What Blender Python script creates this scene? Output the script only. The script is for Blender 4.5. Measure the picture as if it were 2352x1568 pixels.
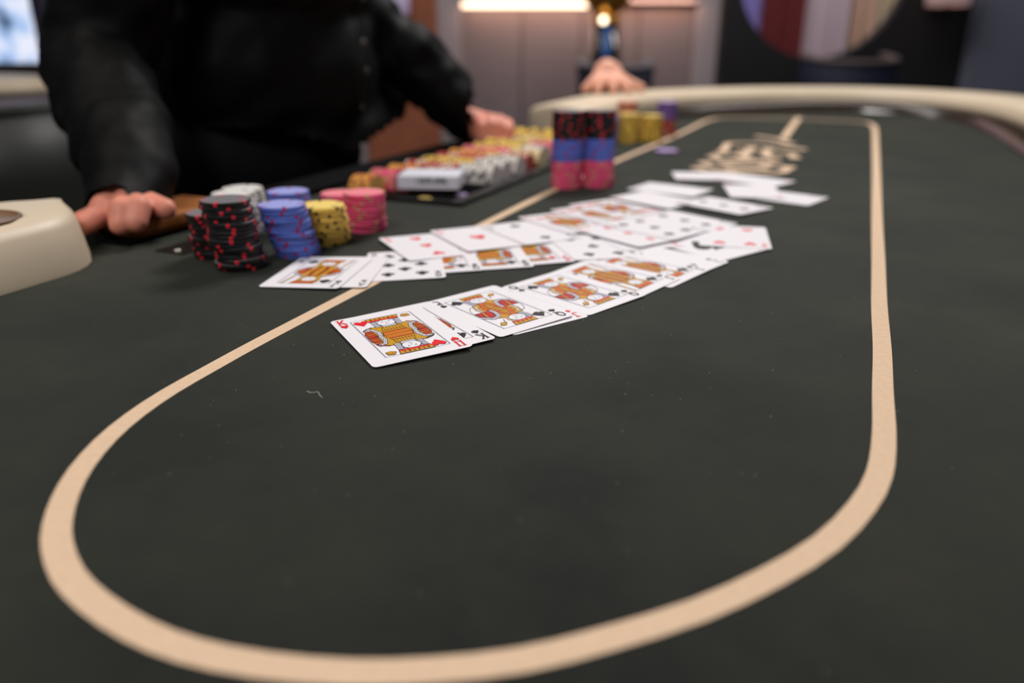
import bpy, bmesh, math, random
from math import sin, cos, pi, radians, sqrt
from mathutils import Vector, Matrix, noise
from mathutils.geometry import tessellate_polygon

for ob in list(bpy.data.objects):
    bpy.data.objects.remove(ob, do_unlink=True)
SC = bpy.context.scene
COL = SC.collection
random.seed(7)
Z0 = 0.76                      # height of the felt above the floor

# ------------------------------------------------------------------ camera
cam_d = bpy.data.cameras.new('camera')
cam_d.sensor_width = 36.0
cam_d.lens = 36.0 * 1800 / 2352
cam_d.clip_start = 0.01
cam_d.dof.use_dof = True
cam_d.dof.focus_distance = 0.475
cam_d.dof.aperture_fstop = 3.3
cam = bpy.data.objects.new('camera', cam_d)
COL.objects.link(cam)
cam.location = (0, 0, Z0 + 0.1746)
cam.rotation_euler = (pi / 2 - 0.3678, 0, 0)
SC.camera = cam

# ------------------------------------------------------------------ light
world = bpy.data.worlds.new('room_light'); SC.world = world
world.use_nodes = True
bg = world.node_tree.nodes['Background']
bg.inputs[0].default_value = (0.90, 0.93, 1.0, 1)
bg.inputs[1].default_value = 0.10
SC.view_settings.view_transform = 'Standard'
SC.view_settings.look = 'None'
SC.view_settings.gamma = 1.0
SC.view_settings.use_curve_mapping = False
SC.view_settings.exposure = 0.0

def area(name, loc, target, sx, sy, power, col):
    l = bpy.data.lights.new(name, 'AREA')
    l.shape = 'RECTANGLE'; l.size = sx; l.size_y = sy; l.energy = power; l.color = col
    o = bpy.data.objects.new(name, l); COL.objects.link(o)
    o.location = loc
    o.rotation_euler = (Vector(target) - Vector(loc)).to_track_quat('-Z', 'Y').to_euler()
    return o
# ceiling panels over the poker table and over the room behind it
area('ceiling_panel_table', (0.50, 2.05, Z0 + 1.75), (0.10, 0.7, Z0), 0.8, 0.6, 40, (1.0, 0.965, 0.94))
area('ceiling_panel_front', (-0.55, -0.8, Z0 + 1.75), (0.0, 0.8, Z0), 0.7, 0.5, 25, (1.0, 0.97, 0.96))
area('ceiling_panel_dealer', (-0.95, 1.0, Z0 + 1.8), (-0.2, 0.7, Z0), 0.5, 0.5, 7, (1.0, 0.90, 0.80))
area('ceiling_panel_room', (0.6, 4.0, Z0 + 1.85), (0.8, 4.9, Z0), 2.5, 1.2, 33, (1.0, 0.93, 0.90))

# ------------------------------------------------------------------ helpers
UX, UY = 0.3903, 0.9207        # long axis of the table
def tn(t, n):                  # table coordinates (along, across) to world xy
    return (t * UX + n * UY, t * UY - n * UX)

def lin(c):
    def f(v):
        v /= 255.0
        return v / 12.92 if v <= 0.04045 else ((v + 0.055) / 1.055) ** 2.4
    return (f(c[0]), f(c[1]), f(c[2]), 1)

MATS = {}
def mat(name, c, rough=0.5, spec=0.5, metal=0.0, var=0.0, vscale=40, bump=0.0, bscale=300, coat=0.0,
        sheen=0.0, emit=0.0, sss=0.0):
    if name in MATS: return MATS[name]
    m = bpy.data.materials.new(name); m.use_nodes = True
    nt = m.node_tree; b = nt.nodes['Principled BSDF']
    col = lin(c)
    b.inputs['Base Color'].default_value = col
    b.inputs['Roughness'].default_value = rough
    b.inputs['Specular IOR Level'].default_value = spec
    b.inputs['Metallic'].default_value = metal
    b.inputs['Coat Weight'].default_value = coat
    b.inputs['Coat Roughness'].default_value = 0.15
    b.inputs['Sheen Weight'].default_value = sheen
    b.inputs['Sheen Roughness'].default_value = 0.4
    if sss:
        b.inputs['Subsurface Weight'].default_value = sss
        b.inputs['Subsurface Radius'].default_value = (0.01, 0.004, 0.002)
    if emit:
        b.inputs['Emission Color'].default_value = col
        b.inputs['Emission Strength'].default_value = emit
    tc = nt.nodes.new('ShaderNodeTexCoord')
    if var:
        n = nt.nodes.new('ShaderNodeTexNoise'); n.inputs['Scale'].default_value = vscale
        n.inputs['Detail'].default_value = 4
        nt.links.new(tc.outputs['Object'], n.inputs['Vector'])
        r = nt.nodes.new('ShaderNodeMapRange')
        r.inputs['From Min'].default_value = 0.3; r.inputs['From Max'].default_value = 0.7
        r.inputs['To Min'].default_value = 1 - var; r.inputs['To Max'].default_value = 1 + var
        nt.links.new(n.outputs['Fac'], r.inputs['Value'])
        mx = nt.nodes.new('ShaderNodeMix'); mx.data_type = 'RGBA'; mx.blend_type = 'MULTIPLY'
        mx.inputs['Factor'].default_value = 1
        mx.inputs['A'].default_value = col
        nt.links.new(r.outputs['Result'], mx.inputs['B'])
        nt.links.new(mx.outputs['Result'], b.inputs['Base Color'])
    if bump:
        n = nt.nodes.new('ShaderNodeTexNoise'); n.inputs['Scale'].default_value = bscale
        nt.links.new(tc.outputs['Object'], n.inputs['Vector'])
        bp = nt.nodes.new('ShaderNodeBump'); bp.inputs['Strength'].default_value = bump
        bp.inputs['Distance'].default_value = 0.001
        nt.links.new(n.outputs['Fac'], bp.inputs['Height'])
        nt.links.new(bp.outputs['Normal'], b.inputs['Normal'])
    MATS[name] = m
    return m

def mesh_obj(name, verts, faces, mats, parent=None, idx=None, smooth=False, keep=False):
    """Link one mesh object; verts are in world space (z above the felt), origin goes to the base centre."""
    xs = [v[0] for v in verts]; ys = [v[1] for v in verts]; zs = [v[2] for v in verts]
    o0 = Vector(((min(xs) + max(xs)) / 2, (min(ys) + max(ys)) / 2, min(zs)))
    me = bpy.data.meshes.new(name)
    me.from_pydata([tuple(Vector(v) - o0) for v in verts], [], faces)
    for m in (mats if isinstance(mats, (list, tuple)) else [mats]): me.materials.append(m)
    if idx:
        for p, i in zip(me.polygons, idx): p.material_index = i
    if smooth:
        for p in me.polygons: p.use_smooth = True
    bm = bmesh.new(); bm.from_mesh(me); bmesh.ops.recalc_face_normals(bm, faces=bm.faces[:]); bm.to_mesh(me); bm.free()
    me.update()
    o = bpy.data.objects.new(name, me); COL.objects.link(o)
    if parent:
        o.parent = parent
        # parents sit unrotated; a grandparent adds its own offset
        off = Vector((0, 0, 0)); p = parent
        while p: off += p.location; p = p.parent
        o.location = o0 + Vector((0, 0, Z0)) - off
    else:
        o.location = o0 + Vector((0, 0, Z0))
    return o

def thing(name, label, cat, x, y, z=0.0, group=None):
    o = bpy.data.objects.new(name, None); COL.objects.link(o)
    o.empty_display_size = 0.05
    o.location = (x, y, z + Z0)
    return tag(o, label, cat, group)

def tag(o, label=None, cat=None, group=None, kind=None):
    if label: o['label'] = label
    if cat: o['category'] = cat
    if group: o['group'] = group
    if kind: o['kind'] = kind
    return o

class MB:
    """Collects simple solids into one mesh."""
    def __init__(s): s.v = []; s.f = []; s.i = []
    def add(s, v, f, i=0):
        b = len(s.v); s.v += [tuple(p) for p in v]; s.f += [tuple(b + k for k in q) for q in f]; s.i += [i] * len(f)
        return s
    def box(s, x0, x1, y0, y1, z0, z1, i=0, bev=0.0):
        if not bev:
            v = [(x, y, z) for z in (z0, z1) for y in (y0, y1) for x in (x0, x1)]
            return s.add(v, [(0, 2, 3, 1), (4, 5, 7, 6), (0, 1, 5, 4), (2, 6, 7, 3), (0, 4, 6, 2), (1, 3, 7, 5)], i)
        pts = []
        r = bev
        for cx, cy, a0 in ((x1 - r, y1 - r, 0), (x0 + r, y1 - r, 90), (x0 + r, y0 + r, 180), (x1 - r, y0 + r, 270)):
            for k in range(4):
                a = radians(a0 + k * 30); pts.append((cx + r * cos(a), cy + r * sin(a)))
        return s.prism(pts, z0, z1, i, r * 0.6)
    def prism(s, pts, z0, z1, i=0, bev=0.0):
        n = len(pts)
        cx = sum(p[0] for p in pts) / n; cy = sum(p[1] for p in pts) / n
        lev = [(z0, 0), (z1, 0)] if not bev else [(z0, bev), (z0 + bev, 0), (z1 - bev, 0), (z1 - 0.3 * bev, 0.3 * bev), (z1, bev)]
        v = []
        for z, e in lev:
            for p in pts:
                dx, dy = p[0] - cx, p[1] - cy; d = sqrt(dx * dx + dy * dy) or 1
                v.append((p[0] - dx / d * e, p[1] - dy / d * e, z))
        f = []
        for l in range(len(lev) - 1):
            for k in range(n):
                a = l * n + k; b = l * n + (k + 1) % n
                f.append((a, b, b + n, a + n))
        f.append(tuple(reversed(range(n)))); f.append(tuple(range((len(lev) - 1) * n, len(lev) * n)))
        return s.add(v, f, i)
    def obox(s, o, ex, ey, ez, i=0):
        o, ex, ey, ez = map(Vector, (o, ex, ey, ez))
        v = [o + ex * a + ey * b + ez * c for c in (0, 1) for b in (0, 1) for a in (0, 1)]
        return s.add(v, [(0, 2, 3, 1), (4, 5, 7, 6), (0, 1, 5, 4), (2, 6, 7, 3), (0, 4, 6, 2), (1, 3, 7, 5)], i)
    def lathe(s, prof, cx, cy, n=32, i=0):
        v = []; f = []
        for r, z in prof:
            for k in range(n):
                a = 2 * pi * k / n; v.append((cx + r * cos(a), cy + r * sin(a), z))
        for l in range(len(prof) - 1):
            for k in range(n):
                a = l * n + k; b = l * n + (k + 1) % n; f.append((a, b, b + n, a + n))
        if prof[0][0] > 1e-6: f.append(tuple(reversed(range(n))))
        if prof[-1][0] > 1e-6: f.append(tuple(range((len(prof) - 1) * n, len(prof) * n)))
        return s.add(v, f, i)
    def build(s, name, mats, parent=None, smooth=False):
        return mesh_obj(name, s.v, s.f, mats, parent, s.i, smooth)

def smooth_path(pts, step=0.02, closed=False):
    """Catmull-Rom through 2-D points, resampled."""
    P = [Vector(p) for p in pts]; n = len(P); out = []
    for k in range(n if closed else n - 1):
        p1 = P[k]; p2 = P[(k + 1) % n]
        p0 = P[k - 1] if (k > 0 or closed) else p1 + (p1 - p2)
        p3 = P[(k + 2) % n] if (k + 2 < n or closed) else p2 + (p2 - p1)
        m = max(2, int((p2 - p1).length / step))
        for j in range(m):
            t = j / m
            out.append(0.5 * ((2 * p1) + (p2 - p0) * t + (2 * p0 - 5 * p1 + 4 * p2 - p3) * t * t + (3 * p1 - p0 - 3 * p2 + p3) * t ** 3))
    if not closed: out.append(P[-1])
    return out

def normals2(pts, closed=False):
    n = len(pts); out = []
    for k in range(n):
        a = pts[k - 1] if (k > 0 or closed) else pts[k]
        b = pts[(k + 1) % n] if (k < n - 1 or closed) else pts[k]
        d = (b - a).normalized(); out.append(Vector((-d.y, d.x)))
    return out

def ribbon(mb, pts, width, z0, z1, closed=False, i=0):
    nr = normals2(pts, closed); v = []; f = []; n = len(pts)
    for p, q in zip(pts, nr):
        for s_, z in ((-1, z0), (-1, z1), (1, z1), (1, z0)):
            v.append((p.x + q.x * s_ * width / 2, p.y + q.y * s_ * width / 2, z))
    for k in range(n if closed else n - 1):
        a = 4 * k; b = 4 * ((k + 1) % n)
        for e in range(4): f.append((a + e, a + (e + 1) % 4, b + (e + 1) % 4, b + e))
    if not closed:
        f.append((0, 1, 2, 3)); f.append((4 * n - 1, 4 * n - 2, 4 * n - 3, 4 * n - 4))
    mb.add(v, f, i)
    return mb

# ------------------------------------------------------------------ materials
def felt_material():
    m = bpy.data.materials.new('dark speed cloth'); m.use_nodes = True
    nt = m.node_tree; b = nt.nodes['Principled BSDF']; L = nt.links.new
    tc = nt.nodes.new('ShaderNodeTexCoord')
    def noise_n(scale, detail=3, rough=0.6):
        n = nt.nodes.new('ShaderNodeTexNoise'); n.inputs['Scale'].default_value = scale
        n.inputs['Detail'].default_value = detail; n.inputs['Roughness'].default_value = rough
        L(tc.outputs['Object'], n.inputs['Vector']); return n
    big = noise_n(7, 5, 0.65); fine = noise_n(1500, 2); 
    ramp = nt.nodes.new('ShaderNodeValToRGB')
    ramp.color_ramp.elements[0].position = 0.36; ramp.color_ramp.elements[0].color = lin((15, 18, 16))
    ramp.color_ramp.elements[1].position = 0.72; ramp.color_ramp.elements[1].color = lin((39, 38, 32))
    L(big.outputs['Fac'], ramp.inputs['Fac'])
    mr = nt.nodes.new('ShaderNodeMapRange')
    mr.inputs['From Min'].default_value = 0.3; mr.inputs['From Max'].default_value = 0.7
    mr.inputs['To Min'].default_value = 0.3; mr.inputs['To Max'].default_value = 1.85
    L(fine.outputs['Fac'], mr.inputs['Value'])
    mx = nt.nodes.new('ShaderNodeMix'); mx.data_type = 'RGBA'; mx.blend_type = 'MULTIPLY'; mx.inputs['Factor'].default_value = 1
    L(ramp.outputs['Color'], mx.inputs['A']); L(mr.outputs['Result'], mx.inputs['B'])
    # pale lint specks
    vo = nt.nodes.new('ShaderNodeTexVoronoi'); vo.inputs['Scale'].default_value = 55
    L(tc.outputs['Object'], vo.inputs['Vector'])
    lt = nt.nodes.new('ShaderNodeMath'); lt.operation = 'LESS_THAN'; lt.inputs[1].default_value = 0.016
    L(vo.outputs['Distance'], lt.inputs[0])
    sp = nt.nodes.new('ShaderNodeMix'); sp.data_type = 'RGBA'
    sp.inputs['B'].default_value = lin((150, 150, 140))
    L(lt.outputs[0], sp.inputs['Factor']); L(mx.outputs['Result'], sp.inputs['A'])
    L(sp.outputs['Result'], b.inputs['Base Color'])
    b.inputs['Roughness'].default_value = 0.8
    b.inputs['Specular IOR Level'].default_value = 0.14
    b.inputs['Sheen Weight'].default_value = 0.24
    b.inputs['Sheen Tint'].default_value = lin((184, 194, 176))
    b.inputs['Sheen Roughness'].default_value = 0.5
    bp = nt.nodes.new('ShaderNodeBump'); bp.inputs['Strength'].default_value = 0.5; bp.inputs['Distance'].default_value = 0.0006
    L(fine.outputs['Fac'], bp.inputs['Height']); L(bp.outputs['Normal'], b.inputs['Normal'])
    return m
FELT = felt_material()
TAN = mat('tan printed line', (218, 188, 158), 0.75, 0.2, var=0.05, vscale=300, bump=0.25, bscale=1500)
CREAM = mat('cream leatherette', (214, 196, 170), 0.45, 0.4, var=0.03, vscale=8, bump=0.08, bscale=900)
BLACKP = mat('black plastic', (14, 14, 14), 0.35, 0.4)
DARKWOOD = mat('dark glossy trim', (40, 27, 14), 0.2, 0.5, var=0.2, vscale=20)
GOLDWOOD = mat('honey brown wood', (142, 84, 36), 0.6, 0.25, var=0.25, vscale=30)
NAVY = mat('navy upholstery', (16, 22, 44), 0.7, 0.3)
BLACKFAB = mat('black table skirt', (12, 12, 13), 0.8, 0.2)

# ------------------------------------------------------------------ the room
def wood_floor():
    mb = MB(); mb.box(-6, 6, -3, 7, -Z0 - 0.1, -Z0)
    o = mb.build('floor', mat('dark carpet', (46, 40, 42), 0.95, 0.1, var=0.25, vscale=25, bump=0.4, bscale=400)); tag(o, 'dark carpeted floor of the card room', kind='structure')
wood_floor()
WALLC = mat('mauve grey wall panel', (140, 128, 130), 0.7, 0.2, var=0.06, vscale=3)
WALLC2 = mat('light grey pilaster', (172, 163, 168), 0.6, 0.3, var=0.05, vscale=3)
DARKWALL = mat('dark brown wall', (24, 19, 18), 0.6, 0.3)
mb = MB(); mb.box(-6, 6, 5.68, 5.85, -Z0, 2.1)
wall = mb.build('wall_back', mat('grey brown wall', (92, 84, 86), 0.8, 0.2)); tag(wall, 'grey brown back wall of the room', kind='structure')
for x0, x1 in ((-0.335, 0.06), (0.068, 0.46), (0.468, 0.84), (0.848, 1.21)):
    MB().box(x0, x1, 5.63, 5.68, -Z0 + 0.1, 0.37, bev=0.004).build('wall_panel', WALLC, wall)
for x0, x1 in ((-0.545, -0.34), (1.215, 1.40), (-1.8, -0.75)):
    MB().box(x0, x1, 5.60, 5.68, -Z0, 2.1, bev=0.006).build('pilaster', WALLC2, wall)
# cove with a warm light strip above the panels
cove = MB().box(-0.335, 1.21, 5.56, 5.68, 0.40, 0.425).build('cove_ledge', WALLC2, wall)
strip = mat('warm light strip', (255, 226, 196), 0.5, 0.3, emit=3.2)
MB().box(-0.33, 0.50, 5.60, 5.67, 0.372, 0.40, bev=0.004).build('light_strip', strip, wall)
area('cove_light', (0.45, 5.52, Z0 + 0.42), (0.45, 5.66, Z0 + 0.1), 1.5, 0.03, 2.6, (1.0, 0.55, 0.36))
# terracotta wood column standing forward of the wall
col = MB().box(-0.62, -0.315, 3.42, 3.62, -Z0, 2.0, bev=0.02).build('trim_1', mat('terracotta wood', (168, 100, 72), 0.55, 0.3, var=0.12, vscale=9))
tag(col, 'terracotta wooden column behind the dealer', kind='structure')
# dark partition with a round opening, striped drapes hang behind it
def partition():
    cx, cz, R = 1.745, 0.545, 0.475; y0, y1 = 4.80, 4.88
    X0, X1, Zb, Zt = 1.195, 2.62, -Z0, 1.5
    n = 64; v = []; f = []
    for y in (y0, y1):
        for k in range(n):
            a = 2 * pi * k / n; dx, dz = cos(a), sin(a)
            v.append((cx + R * dx, y, cz + R * dz))
            tx = ((X1 - cx) / dx if dx > 1e-9 else (X0 - cx) / dx if dx < -1e-9 else 1e9)
            tz = ((Zt - cz) / dz if dz > 1e-9 else (Zb - cz) / dz if dz < -1e-9 else 1e9)
            t = min(tx, tz); v.append((cx + t * dx, y, cz + t * dz))
    for s_ in (0, 1):
        b = s_ * 2 * n
        for k in range(n):
            a = b + 2 * k; c = b + 2 * ((k + 1) % n)
            q = (a, a + 1, c + 1, c); f.append(q if s_ == 0 else q[::-1])
    for k in range(n):
        a = 2 * k; c = 2 * ((k + 1) % n)
        f.append((a, c, c + 2 * n, a + 2 * n)); f.append((a + 1, a + 1 + 2 * n, c + 1 + 2 * n, c + 1))
    o = mesh_obj('wall_partition', v, f, mat('charcoal partition', (30, 29, 31), 0.55, 0.4, var=0.1, vscale=4))
    tag(o, 'charcoal partition wall with a large round opening', kind='structure')
partition()
def drape(x0, x1, y, c, name, label):
    v = []; f = []; n = max(10, int((x1 - x0) / 0.006))
    for z in (-Z0, 1.6):
        for k in range(n + 1):
            x = x0 + (x1 - x0) * k / n
            v.append((x, y + 0.018 * sin(x * 85) + 0.008 * sin(x * 37 + 1), z))
    for k in range(n): f.append((k, k + 1, n + 2 + k, n + 1 + k))
    b = len(v)
    v += [(p[0], p[1] + 0.012, p[2]) for p in v[:b]]
    f += [tuple(b + i for i in reversed(q)) for q in f[:n]]
    o = mesh_obj(name, v, f, mat('drape ' + name + str(c), c, 0.8, 0.2), smooth=True)
    tag(o, label, 'curtain', 'drapes behind the round opening')
drape(1.415, 1.575, 5.35, (150, 138, 205), 'curtain', 'lavender curtain at the left rim of the round opening')
drape(1.58, 1.85, 5.34, (112, 46, 48), 'curtain', 'maroon curtain behind the round opening')
drape(1.855, 2.12, 5.36, (196, 178, 188), 'curtain', 'pale lilac curtain in the middle of the round opening')
drape(2.125, 2.29, 5.34, (196, 162, 142), 'curtain', 'peach curtain behind the round opening')
drape(2.295, 2.75, 5.36, (206, 188, 160), 'curtain', 'tan curtain at the right rim of the round opening')
area('drape_light', (2.0, 5.05, Z0 + 1.45), (2.0, 5.35, Z0 + 0.3), 1.2, 0.1, 14, (1.0, 0.95, 0.95))
# blue-grey column at the right
colr = MB().box(2.60, 4.2, 4.70, 4.82, -Z0, 2.0).build('trim_2', mat('blue grey drape wall', (122, 126, 144), 0.7, 0.2, var=0.08, vscale=3))
tag(colr, 'blue grey wall panel at the right edge', kind='structure')
# wall lamps
def wall_lamp(x, y, z0, z1, r, c, emit, label, bracket):
    t = thing('wall_lamp', label, 'lamp', x, y, z0 - 0.06)
    MB().lathe([(r * 0.86, z0), (r, z1), (r * 0.96, z1), (r * 0.82, z0)], x, y, 24).build('lamp_shade', mat('shade' + str(c), c, 0.8, 0.1, emit=emit), t, True)
    b = MB(); b.lathe([(0.006, z0 - 0.06), (0.02, z0 - 0.05), (0.022, z0 + 0.01), (0.008, z0 + 0.02)], x, y, 16)
    b.build('lamp_holder', BLACKP, t, True)
    a = MB(); a.box(x - 0.008, x + 0.008, y, bracket, z0 - 0.05, z0 - 0.03); a.build('bracket', BLACKP, t)
wall_lamp(-0.448, 3.36, 0.268, 0.42, 0.05, (205, 190, 220), 0.25, 'lilac wall lamp shade beside the terracotta column', 3.42)
wall_lamp(2.36, 4.62, 0.345, 0.5, 0.125, (226, 190, 186), 0.2, 'pink white wall lamp shade at the top right of the partition', 4.80)

# bright screen at the far left with a dark sill
def screen():
    X0, X1, Y, Zb, Zt = -2.5, -1.705, 3.02, 0.095, 0.75
    t = thing('wall_screen', 'bright blue white video screen at the far left edge', 'screen', (X0 + X1) / 2, Y, Zb - 0.03)
    m = bpy.data.materials.new('glowing screen picture'); m.use_nodes = True
    nt = m.node_tree; b = nt.nodes['Principled BSDF']; L = nt.links.new
    tc = nt.nodes.new('ShaderNodeTexCoord')
    n = nt.nodes.new('ShaderNodeTexNoise'); n.inputs['Scale'].default_value = 9; n.inputs['Detail'].default_value = 2
    L(tc.outputs['Object'], n.inputs['Vector'])
    r = nt.nodes.new('ShaderNodeValToRGB')
    r.color_ramp.elements[0].position = 0.3; r.color_ramp.elements[0].color = lin((60, 80, 110))
    r.color_ramp.elements[1].position = 0.62; r.color_ramp.elements[1].color = lin((232, 236, 252))
    e = r.color_ramp.elements.new(0.46); e.color = lin((170, 200, 245))
    L(n.outputs['Fac'], r.inputs['Fac']); L(r.outputs['Color'], b.inputs['Emission Color'])
    b.inputs['Emission Strength'].default_value = 1.0
    b.inputs['Base Color'].default_value = (0.01, 0.01, 0.01, 1)
    MB().box(X0, X1, Y, Y + 0.02, Zb, Zt).build('screen_picture', m, t)
    MB().box(X0 - 0.05, X1 + 0.012, Y - 0.01, Y + 0.05, Zb - 0.035, Zb, bev=0.004).build('screen_frame', mat('dark bronze', (52, 38, 26), 0.5, 0.4), t)
    MB().box(X1, X1 + 0.012, Y - 0.01, Y + 0.05, Zb, Zt, bev=0.003).build('screen_frame', mat('violet edge', (46, 34, 60), 0.5, 0.4), t)
screen()
wl = MB().box(-6, -1.66, 3.06, 3.2, -Z0, 2.1).build('wall_left', mat('grey violet wall', (84, 80, 92), 0.8, 0.2)); tag(wl, 'grey wall behind the video screen', kind='structure')

# neighbouring poker table, only its cream rail and skirt reach into view
def other_table():
    t = thing('poker_table', 'neighbouring poker table with a cream rail at the far left edge', 'table', -2.3, 2.55, -Z0)
    pts = smooth_path([(-2.3 + 0.86 * cos(a), 2.56 + 0.34 * sin(a)) for a in [2 * pi * k / 24 for k in range(24)]], 0.05, True)
    def ring(prof, name, m):
        nr = normals2(pts, True); v = []; f = []; n = len(pts); k_ = len(prof)
        for p, q in zip(pts, nr):
            for d, z in prof: v.append((p.x + q.x * d, p.y + q.y * d, z))
        for k in range(n):
            for j in range(k_):
                a = k * k_ + j; b = k * k_ + (j + 1) % k_; c = ((k + 1) % n) * k_ + (j + 1) % k_; d = ((k + 1) % n) * k_ + j
                f.append((a, d, c, b))
        mesh_obj(name, v, f, m, t, smooth=True)
    ring([(-0.02, 0.02), (-0.02, 0.045), (0.0, 0.062), (0.05, 0.068), (0.10, 0.06), (0.12, 0.035), (0.12, 0.02)], 'padded_rail', CREAM)
    ring([(-0.01, -0.11), (-0.01, 0.022), (0.03, 0.022), (0.03, -0.11)], 'skirt', mat('mauve skirt', (122, 114, 124), 0.6, 0.3))
    mb = MB(); mb.prism([(p.x, p.y) for p in pts], 0.0, 0.01); mb.build('felt', FELT, t)
    mb = MB(); mb.lathe([(0.32, -Z0), (0.30, -Z0 + 0.04), (0.10, -Z0 + 0.10), (0.10, -0.1), (0.3, 0.0)], -2.3, 2.56, 24); mb.build('pedestal', BLACKP, t, True)
other_table()
# chairs
def tub_chair(name, label, x, y, top, wid, m, rim, face=0.0, seat=0.45, flare=0.12):
    """Curved-back chair: backrest shell, piping along its top edge, seat cushion, four legs."""
    t = thing(name, label, 'chair', x, y, -Z0, 'chairs around the room')
    seat -= Z0
    n = 20; r = wid / 2
    def pt(a, z, rr):
        k = (z - seat) / (top - seat)
        q = rr * (1 + flare * k)
        px, py = q * cos(a), q * sin(a)
        return (x + px * cos(face) - py * sin(face), y + px * sin(face) + py * cos(face), z)
    v = []; f = []; zs = [seat - 0.08, seat + 0.1, (seat + top) / 2, top - 0.02]
    A = [radians(-200 + 220 * k / n) for k in range(n + 1)]
    for k, a in enumerate(A):
        e = abs(k / n - 0.5) * 2
        zt = [z + (0.03 * e ** 2 if z == zs[-1] else 0) for z in zs]
        for z in zt: v.append(pt(a, z, r))
        for z in reversed(zt): v.append(pt(a, z, r - 0.05))
    K = 8
    for k in range(n):
        for j in range(K):
            f.append((k * K + j, (k + 1) * K + j, (k + 1) * K + (j + 1) % K, k * K + (j + 1) % K))
    f.append(tuple(range(K))); f.append(tuple(reversed(range(n * K, n * K + K))))
    mesh_obj('backrest', v, f, m, t, smooth=True)
    mb = MB(); v = []; f = []
    for k, a in enumerate(A):
        e = abs(k / n - 0.5) * 2; z = top - 0.02 + 0.03 * e ** 2
        for j in range(6):
            b = 2 * pi * j / 6; p = pt(a, z + 0.012 + 0.014 * sin(b), r - 0.025 + 0.03 * cos(b)); v.append(p)
    for k in range(n):
        for j in range(6): f.append((k * 6 + j, (k + 1) * 6 + j, (k + 1) * 6 + (j + 1) % 6, k * 6 + (j + 1) % 6))
    mesh_obj('top_roll', v, f, rim, t, smooth=True)
    mb = MB(); mb.lathe([(r * 0.5, seat - 0.1), (r - 0.05, seat - 0.09), (r - 0.045, seat), (r - 0.08, seat + 0.03), (0.0, seat + 0.04)], x, y, 24); mb.build('seat', m, t, True)
    for sx in (-1, 1):
        for sy in (-1, 1):
            mb = MB(); mb.lathe([(0.012, -Z0), (0.02, seat - 0.08)], x + sx * r * 0.55, y + sy * r * 0.55, 10); mb.build('leg', BLACKP, t, True)
GREY_ROLL = mat('grey piping', (120, 116, 120), 0.6, 0.3)
tub_chair('tub_chair', 'navy tub chair with grey piping behind the hand on the rail', 0.595, 4.78, 0.035, 0.40, NAVY, GREY_ROLL, face=0.0, seat=0.36)
tub_chair('tub_chair', 'wide dark navy chair below the round opening', 1.755, 4.32, 0.075, 0.46, NAVY, mat('taupe piping', (104, 92, 90), 0.6, 0.3), face=0.0, seat=0.36, flare=0.04)
tub_chair('leather_chair', 'glossy black leather chair between dealer and left rail', -1.30, 2.02, 0.03, 0.46, mat('black leather', (34, 36, 33), 0.5, 0.5, bump=0.1, bscale=200), mat('black leather', (30, 32, 29)), face=0.5, seat=0.44)
# floor lamp with a glossy black tapered stem and a gold bowl
def floor_lamp():
    x, y = 0.573, 5.12
    t = thing('floor_lamp', 'glossy black tapered floor lamp with a gold bowl top', 'lamp', x, y, -Z0)
    gold = mat('polished gold', (232, 172, 80), 0.42, 0.5, metal=1.0)
    gl = mat('gloss black lacquer', (8, 8, 10), 0.06, 0.6, coat=1.0)
    MB().lathe([(0.17, -Z0), (0.17, -Z0 + 0.02), (0.10, -Z0 + 0.04)], x, y, 40).build('base', gl, t, True)
    n = 4
    MB().lathe([(0.115, -Z0 + 0.03), (0.096, 0.02), (0.076, 0.255)], x, y, 40).build('stem', gl, t, True)
    MB().lathe([(0.077, 0.252), (0.083, 0.268), (0.078, 0.285), (0.082, 0.30), (0.068, 0.315)], x, y, 40).build('collar', gold, t, True)
    MB().lathe([(0.060, 0.312), (0.095, 0.335), (0.128, 0.37), (0.145, 0.42), (0.148, 0.47), (0.142, 0.47), (0.13, 0.40), (0.0, 0.34)], x, y, 40).build('bowl', gold, t, True)
    MB().lathe([(0.0, 0.262), (0.014, 0.267), (0.019, 0.282), (0.014, 0.297), (0.0, 0.302)], x - 0.03, y - 0.084, 16).build('glint_bead', mat('glowing bulb', (255, 236, 200), 0.4, 0.3, emit=5.0), t, True)  # highlight on the collar put in as a small glowing bead
    q = []
    for z, r in ((-0.15, 0.1025), (0.25, 0.0775)):
        q += [(x - 0.026, y - r * 0.94, z), (x - 0.026, y - r - 0.002, z), (x + 0.016, y - r - 0.002, z), (x + 0.016, y - r * 0.94, z)]
    MB().add(q, [(0, 3, 2, 1), (4, 5, 6, 7), (0, 1, 5, 4), (1, 2, 6, 5), (2, 3, 7, 6), (3, 0, 4, 7)]).build('blue_reflection', mat('painted blue reflection', (24, 84, 150), 0.25, 0.5, emit=0.25), t)  # blue reflection in the lacquer, added as a faintly glowing strip
floor_lamp()

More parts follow.
